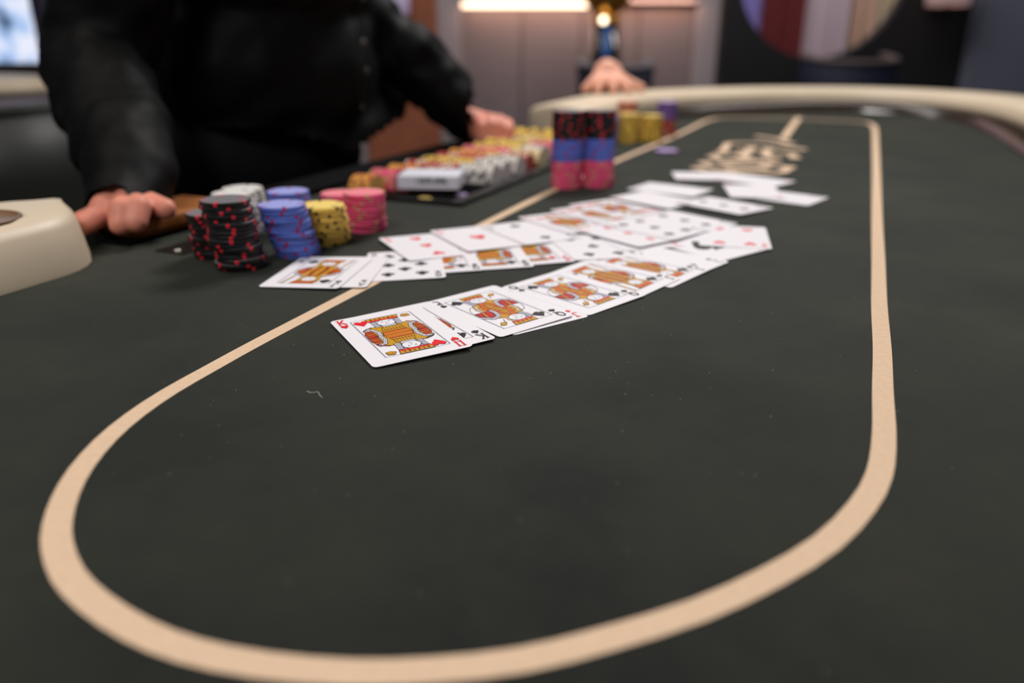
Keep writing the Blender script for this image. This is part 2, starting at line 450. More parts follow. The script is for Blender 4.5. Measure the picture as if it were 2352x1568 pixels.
# ---- measured positions on the felt
CARDS = [  # rank, suit, x, y, turn (deg), height, which long side is raised, label, group
    ('K', 'H', -0.0715, 0.4622, 28.3, 0.0018, 1.6, 'king of hearts face up, nearest card at the left tip of front fan', 'front fan of cards'),
    ('K', 'S', -0.06, 0.4731, 33.5, 0.0012, 0.9, 'king of spades mostly covered by the king of hearts in front fan', 'front fan of cards'),
    ('Q', 'S', -0.0103, 0.512, 38.8, 0.0011, 1, 'queen of spades with grey hair lines, third card of the front fan', 'front fan of cards'),
    ('J', 'D', 0.0011, 0.5168, 35.6, 0.00012, 0, 'red jack sticking out beneath the lower edge of the front queen', 'front fan of cards'),
    ('Q', 'S', 0.0449, 0.5541, 43, 0.0008, 1, 'second queen of spades with corner letter uncovered at its far left, front fan', 'front fan of cards'),
    ('J', 'S', 0.0779, 0.5907, 49, 0.0008, 1, 'jack of spades showing a half strip of portrait, middle of front fan', 'front fan of cards'),
    ('J', 'C', 0.107, 0.6165, 49, 0.0008, 1, 'jack of clubs showing only a narrow strip of portrait, front fan', 'front fan of cards'),
    ('2', 'C', 0.128, 0.6419, 46, 0.0008, 1, 'two of clubs beside the narrow jack strip, front fan', 'front fan of cards'),
    ('A', 'S', 0.1751, 0.6931, 36, 0.0008, 1, 'ace of spades at the right end of the front fan', 'front fan of cards'),
    ('4', 'H', 0.2088, 0.7243, -13, 0.0016, 0, 'four of hearts turned square with a red corner index, right end of front fan', 'front fan of cards'),
    ('J', 'S', -0.1541, 0.6047, -8, 0.0013, 1.2, 'jack at the left tip of the left fan, beside the black chips', 'left fan of cards'),
    ('A', 'C', -0.138, 0.6072, -3, 0.0008, 1, 'ace of clubs beneath the leftmost jack, crossing the tan line', 'left fan of cards'),
    ('8', 'C', -0.0886, 0.6271, 8, 0.0008, 1, 'eight of clubs in the left fan with its pips showing', 'left fan of cards'),
    ('Q', 'C', -0.0614, 0.6461, 11, 0.0008, 1, 'queen of clubs right of the eight, only a portrait sliver showing', 'left fan of cards'),
    ('K', 'C', -0.0202, 0.6571, 10, 0.0008, 1, 'king of clubs with the widest uncovered portrait of left fan', 'left fan of cards'),
    ('K', 'D', 0.0133, 0.6711, 13, 0.0008, 1, 'king of diamonds at the right end of left fan, portrait cut to a triangle', 'left fan of cards'),
    ('5', 'C', 0.0725, 0.6857, 14.6, 0.0016, -1, 'five of clubs between the left fan and the front fan', 'middle row of cards'),
    ('2', 'H', 0.1127, 0.7199, 19.3, 0.0013, -1, 'two of hearts half hidden right of the five of clubs', 'middle row of cards'),
    ('3', 'H', -0.0764, 0.6866, 26, 0.0018, -1, 'three of hearts at the left end of the middle row above the left fan', 'middle row of cards'),
    ('A', 'H', -0.0308, 0.7148, 28, 0.0026, -1, 'ace of hearts overlapping the leftmost three of hearts in the middle row', 'middle row of cards'),
    ('2', 'S', 0.0171, 0.738, 31, 0.0026, -1, 'two of spades right of the ace of hearts in the middle row', 'middle row of cards'),
    ('J', 'D', 0.0561, 0.7808, 34, 0.0026, -1, 'jack with a tan portrait strip, middle row before the red jack', 'middle row of cards'),
    ('J', 'H', 0.0919, 0.8209, 37, 0.0026, -1, 'jack of hearts with a pale red portrait strip in the middle row', 'middle row of cards'),
    ('Q', 'H', 0.1137, 0.8502, 38, 0.0026, -1, 'queen of hearts at the upper edge of the middle row', 'middle row of cards'),
    ('3', 'D', 0.1098, 0.7284, 38, 0.0032, -1, 'three of diamonds with red pips, right part of the middle row', 'middle row of cards'),
    ('5', 'S', 0.1386, 0.7534, 44, 0.0032, -1, 'five of spades overlapping the three of diamonds in the middle row', 'middle row of cards'),
    ('3', 'S', 0.1762, 0.7931, 40, 0.0016, -1, 'three of spades poking out above the square four of hearts', 'middle row of cards'),
    ('3', 'C', 0.2356, 0.8699, 40, 0.002, -1, 'three of clubs with its corner pointing right, end of the middle row', 'middle row of cards'),
    ('-', 'D', 0.2651, 1.0786, 85, 0.0006, 0, 'blank-looking white card lying crosswise, far left of the cards by the logo', 'far loose cards'),
    ('-', 'C', 0.1955, 0.9715, 54, 0.0016, 0, 'white card second nearest in the pale pair behind the middle row', 'far loose cards'),
    ('-', 'D', 0.1665, 0.909, 42, 0.0009, 0, 'white card nearest in the pale pair behind the middle row', 'far loose cards'),
    ('-', 'D', 0.319, 1.0423, 44, 0.0009, 0, 'white card under the far right one, touching the tan logo', 'far loose cards'),
    ('-', 'D', 0.294, 0.9588, -8, 0.0016, 0, 'white card on top of the far right pile', 'far loose cards'),
    ('-', 'S', 0.3195, 0.9273, 49, 0.0006, 0, 'white card whose corner points farthest right of all cards', 'far loose cards'),
]
STACKS = [  # colour, base xy, top xy, chips, which stack
    ('black', (-0.2224, 0.6247), (-0.2287, 0.6207), 17, 'tall leaning black stack at the very front'),
    ('black', (-0.2557, 0.6625), (-0.2517, 0.6517), 12, 'shorter black stack tucked behind the front one'),
    ('blue', (-0.1854, 0.6655), (-0.1925, 0.6498), 14, 'front blue stack leaning toward the black chips'),
    ('yellow', (-0.1684, 0.7079), (-0.1654, 0.6832), 12, 'yellow stack between the blue and pink chips'),
    ('pink', (-0.144, 0.7594), (-0.1403, 0.744), 12, 'pink stack at the right end of the front chips'),
    ('white', (-0.2567, 0.7352), (-0.2627, 0.7372), 12, 'nearer white stack behind the black chips'),
    ('white', (-0.2626, 0.7817), (-0.2686, 0.7837), 11, 'farther white stack behind the black chips'),
    ('blue', (-0.2087, 0.7486), (-0.2137, 0.7486), 12, 'rear blue stack behind the front blue one'),
    ('pink', (-0.1695, 0.7937), (-0.1735, 0.7937), 9, 'pink stack half hidden behind the yellow chips'),
]
BETTING_LINE = [(0.443, 1.857), (0.307, 1.540), (0.164, 1.233), (0.051, 0.974), (-0.033, 0.771), (-0.080, 0.649), (-0.114, 0.562), (-0.139, 0.498), (-0.159, 0.446), (-0.172, 0.409), (-0.182, 0.379), (-0.188, 0.351), (-0.190, 0.325), (-0.188, 0.299), (-0.183, 0.277), (-0.176, 0.258), (-0.168, 0.243), (-0.155, 0.226), (-0.139, 0.212), (-0.119, 0.199), (-0.099, 0.190), (-0.075, 0.184), (-0.048, 0.181), (-0.023, 0.182), (0.003, 0.186), (0.030, 0.195), (0.061, 0.208), (0.090, 0.225), (0.117, 0.245), (0.140, 0.269), (0.158, 0.294), (0.176, 0.330), (0.197, 0.379), (0.224, 0.441), (0.259, 0.525), (0.309, 0.641), (0.383, 0.814), (0.506, 1.099), (0.652, 1.439), (0.737, 1.638), (0.785, 1.759), (0.793, 1.836), (0.730, 1.877), (0.643, 1.920), (0.546, 1.942), (0.491, 1.931), (0.443, 1.857), ]
LOGO = [
    [(0.682, 1.932), (0.592, 1.713), (0.517, 1.529)],
    [(0.476, 1.546), (0.494, 1.511), (0.501, 1.446)],
    [(0.270, 1.155), (0.278, 1.130), (0.322, 1.111), (0.376, 1.113), (0.405, 1.160)],
    [(0.292, 1.209), (0.297, 1.171), (0.331, 1.171), (0.373, 1.176)],
    [(0.320, 1.273), (0.326, 1.231), (0.372, 1.249)],
    [(0.352, 1.337), (0.375, 1.401), (0.394, 1.446), (0.450, 1.438), (0.493, 1.365)],
    [(0.323, 1.203), (0.351, 1.217), (0.380, 1.231)],
    [(0.369, 1.273), (0.412, 1.379)],
    [(0.412, 1.243), (0.409, 1.285), (0.435, 1.358)],
    [(0.447, 1.261), (0.454, 1.304), (0.427, 1.330), (0.386, 1.344)],
    [(0.405, 1.160), (0.389, 1.181), (0.385, 1.209)],
    [(0.335, 1.298), (0.364, 1.298)],
    [(0.315, 1.140), (0.362, 1.145)],
]

# ------------------------------------------------------------------ the poker table
TABLE = thing('poker_table', 'long oval poker table with dark felt, tan betting line and cream rail', 'table', *tn(1.1, -0.15), -Z0)
FAR = [(1.47, -0.530), (1.68, -0.532), (1.86, -0.525), (2.07, -0.440), (2.265, -0.260), (2.345, -0.115), (2.375, 0.015),
       (2.35, 0.125), (2.29, 0.21), (2.19, 0.285), (2.05, 0.335), (1.85, 0.362), (1.6, 0.372), (1.2, 0.374), (0.6, 0.372), (0.2, 0.36),
       (-0.05, 0.27), (-0.2, 0.06), (-0.23, -0.2), (-0.17, -0.42)]
LEFT = [(-0.10, -0.605), (0.05, -0.625), (0.20, -0.628), (0.35, -0.628), (0.474, -0.632)]
def rail(path, hw, levels, name, m, endr=0.95):
    P = smooth_path([tn(*p) for p in path], 0.012)
    S = [0.0]
    for a, b in zip(P, P[1:]): S.append(S[-1] + (b - a).length)
    T = S[-1]; nr = normals2(P); v = []; f = []; n = len(P); R = hw * endr
    def width(s):
        d = min(s, T - s)
        return hw if d >= R else hw * sqrt(max(0.02, 1 - (1 - d / R) ** 2))
    K = len(levels)
    for k in range(n):
        w0 = width(S[k])
        for side in (-1, 1):
            for z, e in levels:
                w = max(w0 - e, 0.004)
                p = P[k] + nr[k] * side * w
                v.append((p.x, p.y, z))
    for k in range(n - 1):
        a = k * 2 * K; b = a + 2 * K
        for j in range(K - 1):
            f.append((a + j, b + j, b + j + 1, a + j + 1))
            f.append((a + K + j, a + K + j + 1, b + K + j + 1, b + K + j))
        f.append((a + K - 1, b + K - 1, b + 2 * K - 1, a + 2 * K - 1))
        f.append((a, a + K, b + K, b))
    f.append(tuple(list(range(K)) + list(range(2 * K - 1, K - 1, -1))))
    e0 = (n - 1) * 2 * K
    f.append(tuple([e0 + i for i in list(range(2 * K - 1, K - 1, -1))[::-1]] + [e0 + i for i in range(K)][::-1]))
    return mesh_obj(name, v, f, m, TABLE, smooth=True)
rail(FAR, 0.068, [(-0.04, 0.004), (0.022, 0.0), (0.038, 0.001), (0.047, 0.006), (0.052, 0.014), (0.055, 0.026), (0.056, 0.05)], 'padded_rail', CREAM, 0.45)
lrail = rail(LEFT, 0.071, [(-0.04, 0.0), (0.004, 0.0), (0.02, 0.004), (0.034, 0.008), (0.040, 0.012), (0.0435, 0.019), (0.045, 0.028), (0.045, 0.05)], 'padded_rail', CREAM)
# cup holder sunk into the near rail: dark bowl with a raised rim
cx, cy = tn(0.383, -0.617)
def drill(o, x, y, r, z0, z1):
    bm = bmesh.new(); bmesh.ops.create_cone(bm, cap_ends=True, segments=40, radius1=r, radius2=r, depth=z1 - z0, matrix=Matrix.Translation((x, y, Z0 + (z0 + z1) / 2)))
    me = bpy.data.meshes.new('cutter'); bm.to_mesh(me); bm.free()
    cu = bpy.data.objects.new('cutter', me); COL.objects.link(cu)
    m = o.modifiers.new('b', 'BOOLEAN'); m.operation = 'DIFFERENCE'; m.object = cu; m.solver = 'EXACT'
    dg = bpy.context.evaluated_depsgraph_get(); dg.update()
    new = bpy.data.meshes.new_from_object(o.evaluated_get(dg)); o.modifiers.clear(); o.data = new
    bpy.data.objects.remove(cu, do_unlink=True)
drill(lrail, cx, cy, 0.0365, 0.008, 0.1)
MB().lathe([(0.0362, 0.0445), (0.0375, 0.0462), (0.0355, 0.0466), (0.0345, 0.044), (0.0335, 0.014), (0.030, 0.010), (0.0, 0.010)], cx, cy, 40).build('cup_holder', mat('brown cup liner', (136, 104, 78), 0.3, 0.5), lrail, True)
# glossy trim between far rail and felt
def trim():
    P = smooth_path([tn(*p) for p in FAR], 0.02)[24:]; nr = normals2(P); v = []; f = []
    prof = [(0.062, 0.0), (0.062, 0.026), (0.074, 0.0265), (0.088, 0.023), (0.104, 0.014), (0.118, 0.003), (0.120, 0.0)]
    K = len(prof)
    for p, q in zip(P, nr):
        for d, z in prof: v.append((p.x - q.x * d, p.y - q.y * d, z))
    for k in range(len(P) - 1):
        for j in range(K): f.append((k * K + j, k * K + (j + 1) % K, (k + 1) * K + (j + 1) % K, (k + 1) * K + j))
    f.append(tuple(range(K))); f.append(tuple(reversed(range((len(P) - 1) * K, len(P) * K))))
    mesh_obj('inner_trim', v, f, DARKWOOD, TABLE, smooth=True)
trim()
# felt with a cut-out for the chip tray
TRAY = (0.785, 1.345, -0.552, -0.402)     # t0, t1, n0, n1
def felt():
    out = [tn(1.47, -0.586), tn(0.50, -0.586), tn(0.50, -0.62)]
    for p in reversed(smooth_path([tn(*p) for p in LEFT], 0.05)[:-1]): out.append((p.x, p.y))
    for p in reversed(smooth_path([tn(*p) for p in FAR], 0.03)): out.append((p.x, p.y))
    t0, t1, n0, n1 = TRAY
    hole = [tn(t0, n0), tn(t0, n1), tn(t1, n1), tn(t1, n0)]
    tri = tessellate_polygon([[Vector((p[0], p[1], 0)) for p in out], [Vector((p[0], p[1], 0)) for p in hole]])
    pts = out + hole; n = len(pts)
    v = [(p[0], p[1], 0.0) for p in pts] + [(p[0], p[1], -0.02) for p in pts]
    f = []
    for a, b, c in tri:
        pa, pb, pc = (Vector(pts[i]) for i in (a, b, c))
        if (pb - pa).cross(pc - pa) < 0: a, c = c, a
        f.append((a, b, c)); f.append((c + n, b + n, a + n))
    m = len(out)
    for k in range(m): f.append((k, (k + 1) % m, (k + 1) % m + n, k + n))
    for k in range(4): a = m + k; b = m + (k + 1) % 4; f.append((a, b, b + n, a + n))
    mesh_obj('felt', v, f, FELT, TABLE)
    # body under the felt, pedestals
    ins = []
    cen = Vector(tn(1.1, -0.15))
    for p in out: ins.append(tuple(cen + (Vector(p) - cen) * 0.97))
    v = [(p[0], p[1], z) for z in (-0.10, -0.06) for p in ins]; k_ = len(ins)
    f = [(k, (k + 1) % k_, (k + 1) % k_ + k_, k + k_) for k in range(k_)] + [tuple(range(k_)), tuple(reversed(range(k_, 2 * k_)))]
    mesh_obj('table_body', v, f, BLACKFAB, TABLE)
    for t in (0.45, 1.75):
        x, y = tn(t, -0.13)
        MB().lathe([(0.26, -Z0), (0.25, -Z0 + 0.04), (0.09, -Z0 + 0.10), (0.08, -0.2), (0.16, -0.1)], x, y, 28).build('pedestal', BLACKP, TABLE, True)
felt()
# printed betting line and emblem
P = smooth_path(BETTING_LINE, 0.012)
ribbon(MB(), P, 0.0105, -0.0003, 0.00025).build('betting_line', TAN, TABLE)
mb = MB()
for k_, st in enumerate(LOGO):
    P = smooth_path(st, 0.01)
    ribbon(mb, P, 0.0135, -0.0003, 0.00028 + k_ * 0.00003)
    for j_, e in enumerate((P[0], P[-1])):
        mb.lathe([(0.0105, -0.0003), (0.0105, 0.00029 + k_ * 0.00003 + j_ * 0.00001)], e.x, e.y, 14)
tag(mb.build('printed_emblem', TAN, TABLE), 'tan lettered emblem printed on the felt')
# wooden ledge on the dealer side, drop-slot plate with a screw
pts = [tn(t, n) for t, n in ((0.512, -0.598), (0.522, -0.588), (0.640, -0.588), (0.640, -0.655), (0.512, -0.655))]
MB().prism(pts, 0.004, 0.019, 0, 0.005).build('wooden_ledge', GOLDWOOD, TABLE)
pts = [tn(t, n) for t, n in ((0.642, -0.588), (1.46, -0.588), (1.46, -0.655), (0.642, -0.655))]
MB().prism(pts, -0.002, 0.006, 0, 0.003).build('dealer_edge', mat('black vinyl', (7, 7, 7), 0.9, 0.08), TABLE)
pts = [tn(t, n) for t, n in ((0.517, -0.594), (1.45, -0.594), (1.45, -0.65), (0.517, -0.65))]
MB().prism(pts, -0.06, 0.0045).build('ledge_support', BLACKP, TABLE)
pts = [tn(t, n) for t, n in ((0.497, -0.553), (0.497, -0.520), (0.62, -0.520), (0.62, -0.553))]
plate = MB().prism(pts, -0.001, 0.0012, 0, 0.0005).build('drop_slot_plate', BLACKP, TABLE)
x, y = tn(0.5035, -0.533)
MB().lathe([(0.0032, 0.001), (0.0032, 0.0018), (0.0022, 0.0026), (0.0, 0.003)], x, y, 14).build('screw', mat('steel screw', (190, 184, 172), 0.3, 0.5, metal=0.8), plate, True)
# lint
mb = MB()
for k in range(60):
    x, y = random.uniform(-0.2, 0.25), random.uniform(0.28, 0.52)
    s_ = random.uniform(0.00012, 0.0003)
    mb.lathe([(s_, 0.0001), (s_ * 0.8, 0.0004), (0, 0.0005)], x, y, 5)
P = smooth_path([(-0.109, 0.379), (-0.106, 0.377), (-0.103, 0.378), (-0.101, 0.374), (-0.099, 0.371)], 0.0006)
ribbon(mb, P, 0.00022, 0.0002, 0.0004)
tag(mb.build('lint', mat('pale lint', (190, 188, 176), 0.9, 0.1), TABLE), kind='stuff')

# ------------------------------------------------------------------ chip tray
def tray():
    t0, t1, n0, n1 = TRAY
    tr = thing('chip_tray', 'black sunken chip tray in front of the dealer', 'tray', *tn((t0 + t1) / 2, (n0 + n1) / 2), -0.03)
    NT = 13; pitch = (t1 - t0 - 0.008) / NT
    def rim(path, wid, z1, name='rim'):
        mb = MB(); ribbon(mb, [Vector(tn(*p)) for p in path], wid, 0.0, z1, True); return mb.build(name, BLACKP, tr)
    e = 0.004
    rim([(t0 - e, n0 - e), (t0 - e, n1 + e), (t1 + e, n1 + e), (t1 + e, n0 - e)], 0.016, 0.005)
    mb = MB()
    for k in range(NT):                                            # half-round tubes
        tc = t0 + 0.004 + pitch * (k + 0.5); r = 0.0208; v = []; f = []
        for n in (n0, n1):
            for j in range(11):
                a = pi + pi * j / 10
                x, y = tn(tc + r * cos(a), n); v.append((x, y, 0.001 + r * sin(a) * 1.03))
        for j in range(10): f.append((j, j + 1, j + 12, j + 11))
        f2 = [tuple(reversed(q)) for q in f]
        mb.add(v, f)
        x0, y0 = tn(tc + r, n0); 
    mb.build('tubes', mat('black tray plastic', (18, 17, 17), 0.3, 0.5), tr, True)
    mb = MB()
    o = Vector((*tn(t0, n0), -0.026)); mb.obox(o, (*[a - b for a, b in zip(tn(t1, n0), tn(t0, n0))], 0), (*[a - b for a, b in zip(tn(t0, n1), tn(t0, n0))], 0), (0, 0, 0.003)); mb.build('tray_floor', BLACKP, tr)
    # sloped inner lip toward the players
    v = []; 
    for t in (t0, t1):
        for n, z in ((n1 - 0.012, -0.004), (n1 + 0.002, 0.005), (n1 + 0.002, -0.004)): v.append((*tn(t, n), z))
    mb = MB(); mb.add(v, [(0, 1, 4, 3), (1, 2, 5, 4), (2, 0, 3, 5), (0, 2, 1), (3, 4, 5)]); mb.build('front_lip', mat('grey brown lip', (78, 66, 62), 0.4, 0.4), tr)
    return pitch, NT
PITCH, NT = tray()

# ------------------------------------------------------------------ chips
CR, CT = 0.0195, 0.0033
CHIP_C = {
    'black': ((17, 17, 19), (206, 34, 52), (120, 118, 122)), 'blue': ((84, 108, 196), (150, 40, 96), (160, 166, 226)),  # grey on the black chip's faces is sheen put into the colour
    'yellow': ((236, 196, 86), (50, 42, 26), (246, 214, 120)), 'pink': ((230, 80, 124), (190, 154, 104), (246, 140, 152)),
    'white': ((214, 208, 200), (50, 46, 44), (224, 220, 216)), 'red': ((176, 52, 44), (228, 214, 190), (196, 84, 74)),
    'cream': ((226, 200, 150), (120, 84, 56), (236, 216, 174)), 'peach': ((232, 150, 118), (120, 60, 60), (240, 176, 146)),
    'violet': ((120, 100, 176), (160, 40, 60), (190, 168, 212)), 'orange': ((226, 160, 72), (170, 60, 50), (236, 184, 104))}
def chip_mats(c):
    b, s_, t = CHIP_C[c]
    return [mat('clay %s' % c, b, 0.5, 0.4, bump=0.15, bscale=900), mat('spot %s' % c, s_, 0.5, 0.4), mat('inlay %s' % c, t, 0.42, 0.45)]
CHIP_MESH = {}
def chip_geo(n=40, spots=5):
    """Beveled disc with edge spots, a raised rim and an inlay on both faces."""
    prof = [(CR * 0.62, 0.00012), (CR * 0.66, 0.0), (CR - 0.0006, 0.0), (CR, 0.0006), (CR, CT - 0.0006), (CR - 0.0006, CT), (CR * 0.66, CT), (CR * 0.62, CT - 0.00012)]
    v = []; f = []; i = []
    for r, z in prof:
        for k in range(n): a = 2 * pi * k / n; v.append((r * cos(a), r * sin(a), z))
    for l in range(len(prof) - 1):
        for k in range(n):
            a = l * n + k; b = l * n + (k + 1) % n
            f.append((a, b, b + n, a + n)); i.append(1 if (k % (n // spots)) < 1 and 1 <= l <= 5 else (2 if l >= 5 or l <= 1 else 0))
    f.append(tuple(reversed(range(n)))); i.append(2)
    f.append(tuple(range(7 * n, 8 * n))); i.append(2)
    return v, f, i
CV, CF, CI = chip_geo()
def chip_mesh(c):
    if c not in CHIP_MESH:
        me = bpy.data.meshes.new('poker_chip'); me.from_pydata(CV, [], CF)
        for m in chip_mats(c): me.materials.append(m)
        for p, k in zip(me.polygons, CI): p.material_index = k
        CHIP_MESH[c] = me
    return CHIP_MESH[c]
ORD = ['bottom', 'second', 'third', 'fourth', 'fifth', 'sixth', 'seventh', 'eighth', 'ninth', 'tenth', 'eleventh', 'twelfth',
       'thirteenth', 'fourteenth', 'fifteenth', 'sixteenth', 'seventeenth', 'eighteenth', 'nineteenth', 'twentieth'] + ['twenty-' + s_ for s_ in ('first', 'second', 'third', 'fourth', 'fifth', 'sixth', 'seventh', 'eighth', 'ninth')]
def chip(c, x, y, z, label, group, rot=None):
    o = bpy.data.objects.new('poker_chip', chip_mesh(c)); COL.objects.link(o)
    o.location = (x, y, Z0 + z); o.rotation_euler = rot or (0, 0, random.uniform(0, 6.28))
    return tag(o, label, 'chip', group)
def stack(colours, base, top, n, desc, jitter=0.0007):
    for k in range(n):
        c = colours if isinstance(colours, str) else colours[k]
        u = k / max(1, n - 1)
        x = base[0] + (top[0] - base[0]) * u + random.gauss(0, jitter)
        y = base[1] + (top[1] - base[1]) * u + random.gauss(0, jitter)
        which = 'top' if k == n - 1 else (ORD[k] if k == 0 else ORD[k] + ' from bottom')
        chip(c, x, y, k * (CT + 0.00003) + 0.0002, '%s %s chip, %s' % (which, c, desc), 'chips of the ' + desc)
for c, b, t, n, d in STACKS: stack(c, b, t, n, d, 0.0008 if c in ('black', 'yellow') else 0.0005)
TOWER = ['pink'] * 10 + ['blue'] * 8 + ['black'] * 10
stack(TOWER, (0.0690, 0.9956), (0.0692, 0.9956), 28, 'left twin tower', 0.0003)
stack(TOWER, (0.1092, 1.0030), (0.1088, 1.0030), 28, 'right twin tower', 0.0003)
stack('yellow', (0.2112, 1.4583), (0.2112, 1.4583), 15, 'far left yellow stack by the rail')
stack('yellow', (0.2536, 1.4713), (0.2536, 1.4713), 14, 'far right yellow stack by the rail')
stack(['red'] * 9 + ['violet'] * 10, (0.2990, 1.5700), (0.2990, 1.5700), 19, 'red and violet far stack')
stack('peach', (0.2240, 1.5800), (0.2240, 1.5800), 19, 'peach stack behind the far yellow chips')
stack('blue', (0.1690, 1.4420), (0.1690, 1.4420), 14, 'far blue stack half hidden by the right tower')
chip('violet', 0.2561, 1.3285, 0.0002, 'single lilac chip lying alone on the felt near the emblem', 'single chips')
# chips standing on edge in the tray tubes: too many and too thin to pick apart
def tray_chips():
    t0, t1, n0, n1 = TRAY
    rng = random.Random(3)
    front = ['black', 'yellow', 'violet', 'white', 'white', 'white', 'red', 'cream', 'white', 'pink', 'yellow', 'yellow', 'yellow']
    back = ['orange', 'pink', 'orange', 'red', 'yellow', 'red', 'orange', 'pink', 'yellow', 'yellow', 'cream', 'yellow', 'yellow']
    fill = [0.24, 0.27, 0.30, 0.97, 0.96, 0.97, 0.95, 0.97, 0.9, 0.95, 0.96, 0.97, 0.97]
    names = []; mats = []
    for c in front + back:
        if c not in names: names.append(c); mats += chip_mats(c)
    mb = MB(); ends = []
    Ut = Vector((UX, UY, 0)); Nn = Vector((UY, -UX, 0)); Zv = Vector((0, 0, 1))
    n = 16
    for k in range(NT):
        tc = t0 + 0.004 + PITCH * (k + 0.5)
        L = (n1 - n0 - 0.016) * fill[k]; cnt = int(L / 0.0036)
        for j in range(cnt):
            c = back[k] if j < 0.52 * (n1 - n0) / 0.0036 else front[k]
            m0 = names.index(c) * 3
            nn = n0 + 0.003 + j * 0.0036; a0 = rng.uniform(0, 6.28); lean = rng.uniform(-0.0008, 0.0008)
            zc = 0.0030 + rng.uniform(0, 0.0012) + (0.006 * max(0, (k - 8) / 4) if j % 7 < 4 else 0)
            v = []; f = []; ii = []
            for l, off in ((0, 0.0), (1, CT)):
                for q in range(n):
                    a = a0 + 2 * pi * q / n
                    x, y = tn(tc, nn + off + lean)
                    p = Vector((x, y, zc)) + Ut * (CR * cos(a)) + Zv * (CR * sin(a)); v.append(tuple(p))
            for q in range(n):
                f.append((q, (q + 1) % n, n + (q + 1) % n, n + q)); ii.append(m0 + (1 if q % 4 == 0 else 0))
            f.append(tuple(range(n))); ii.append(m0 + 2); f.append(tuple(reversed(range(n, 2 * n)))); ii.append(m0 + 2)
            b = len(mb.v); mb.v += v; mb.f += [tuple(b + s_ for s_ in q) for q in f]; mb.i += ii
    o = mb.build('tray_chips', mats)
    tag(o, 'rows of yellow, red and white chips standing on edge in the tray', 'chips', kind='stuff')
tray_chips()
chip('yellow', *tn(0.8105, -0.452), -0.0165, 'lone yellow chip tipped over in the near tray tube under the card box', 'single chips', (0.9, 0.35, 0.4))
chip('violet', *tn(0.853, -0.424), -0.0165, 'lone lilac chip tipped over in the second tray tube', 'single chips', (0.8, 0.3, 0.4))
# deck box lying on the tray, print is only dark marks
def deck_box():
    x0, y0, x1, y1 = -0.1370, 0.9435, -0.0655, 0.9377
    d = Vector((x1 - x0, y1 - y0, 0)).normalized(); e = Vector((-d.y, d.x, 0))
    z0, z1 = 0.0075, 0.0225
    t = thing('card_box', 'white card box with dark lettering lying on the chip tray', 'box', (x0 + x1) / 2, (y0 + y1) / 2, z0)
    o = Vector((x0, y0, z0))
    MB().obox(o, d * 0.0735, e * 0.060, (0, 0, z1 - z0)).build('carton', mat('white carton', (222, 222, 232), 0.4, 0.4), t)
    mb = MB(); rng = random.Random(5)
    x = 0.022
    for k in range(9):
        w = rng.uniform(0.0028, 0.0038)
        p = o + d * x - e * 0.0003 + Vector((0, 0, 0.0062))
        mb.obox(p, d * 0.0011, e * 0.0003, (0, 0, 0.0072)); 
        if k % 2: mb.obox(p + Vector((0, 0, 0.0058)), d * w, e * 0.0003, (0, 0, 0.0013))
        if k % 3: mb.obox(p, d * w, e * 0.0003, (0, 0, 0.0013))
        if k % 4: mb.obox(p + d * (w - 0.001), d * 0.0011, e * 0.0003, (0, 0, 0.0072))
        x += w + 0.0010
    mb.build('lettering', mat('dark print', (40, 40, 48), 0.6, 0.2), t)
deck_box()

# ------------------------------------------------------------------ playing cards
STOCK = mat('white card stock', (240, 236, 240), 0.38, 0.4)
INK = {'k': mat('black ink', (26, 24, 26), 0.45, 0.3), 'r': mat('red ink', (226, 24, 38), 0.45, 0.3), 'g': mat('ochre ink', (200, 148, 20), 0.45, 0.3),
       'o': mat('orange ink', (206, 92, 14), 0.45, 0.3), 'd': mat('dark red ink', (158, 24, 20), 0.45, 0.3), 'l': mat('lilac grey ink', (196, 196, 212), 0.45, 0.3),
       'b': mat('blue line ink', (58, 74, 104), 0.45, 0.3), 'w': mat('pale face ink', (232, 232, 238), 0.45, 0.3), 'y': mat('grey line ink', (120, 118, 124), 0.45, 0.3)}
KEYS = list(INK)
CWM, CHM = 63.0, 88.0
class Art:
    def __init__(s): s.polys = []
    def p(s, pts, m): s.polys.append(([tuple(q) for q in pts], m))
    def st(s, pts, w, m):
        for a, b in zip(pts, pts[1:]):
            dx, dy = b[0] - a[0], b[1] - a[1]; L = sqrt(dx * dx + dy * dy) or 1
            nx, ny = -dy / L * w / 2, dx / L * w / 2; ex, ey = dx / L * w * 0.2, dy / L * w * 0.2
            s.p([(a[0] + nx - ex, a[1] + ny - ey), (a[0] - nx - ex, a[1] - ny - ey), (b[0] - nx + ex, b[1] - ny + ey), (b[0] + nx + ex, b[1] + ny + ey)], m)
    def el(s, cx, cy, rx, ry, m, n=14): s.p([(cx + rx * cos(2 * pi * k / n), cy + ry * sin(2 * pi * k / n)) for k in range(n)], m)
    def add(s, other, fn):
        for pts, m in other.polys: s.polys.append(([fn(q) for q in pts], m))
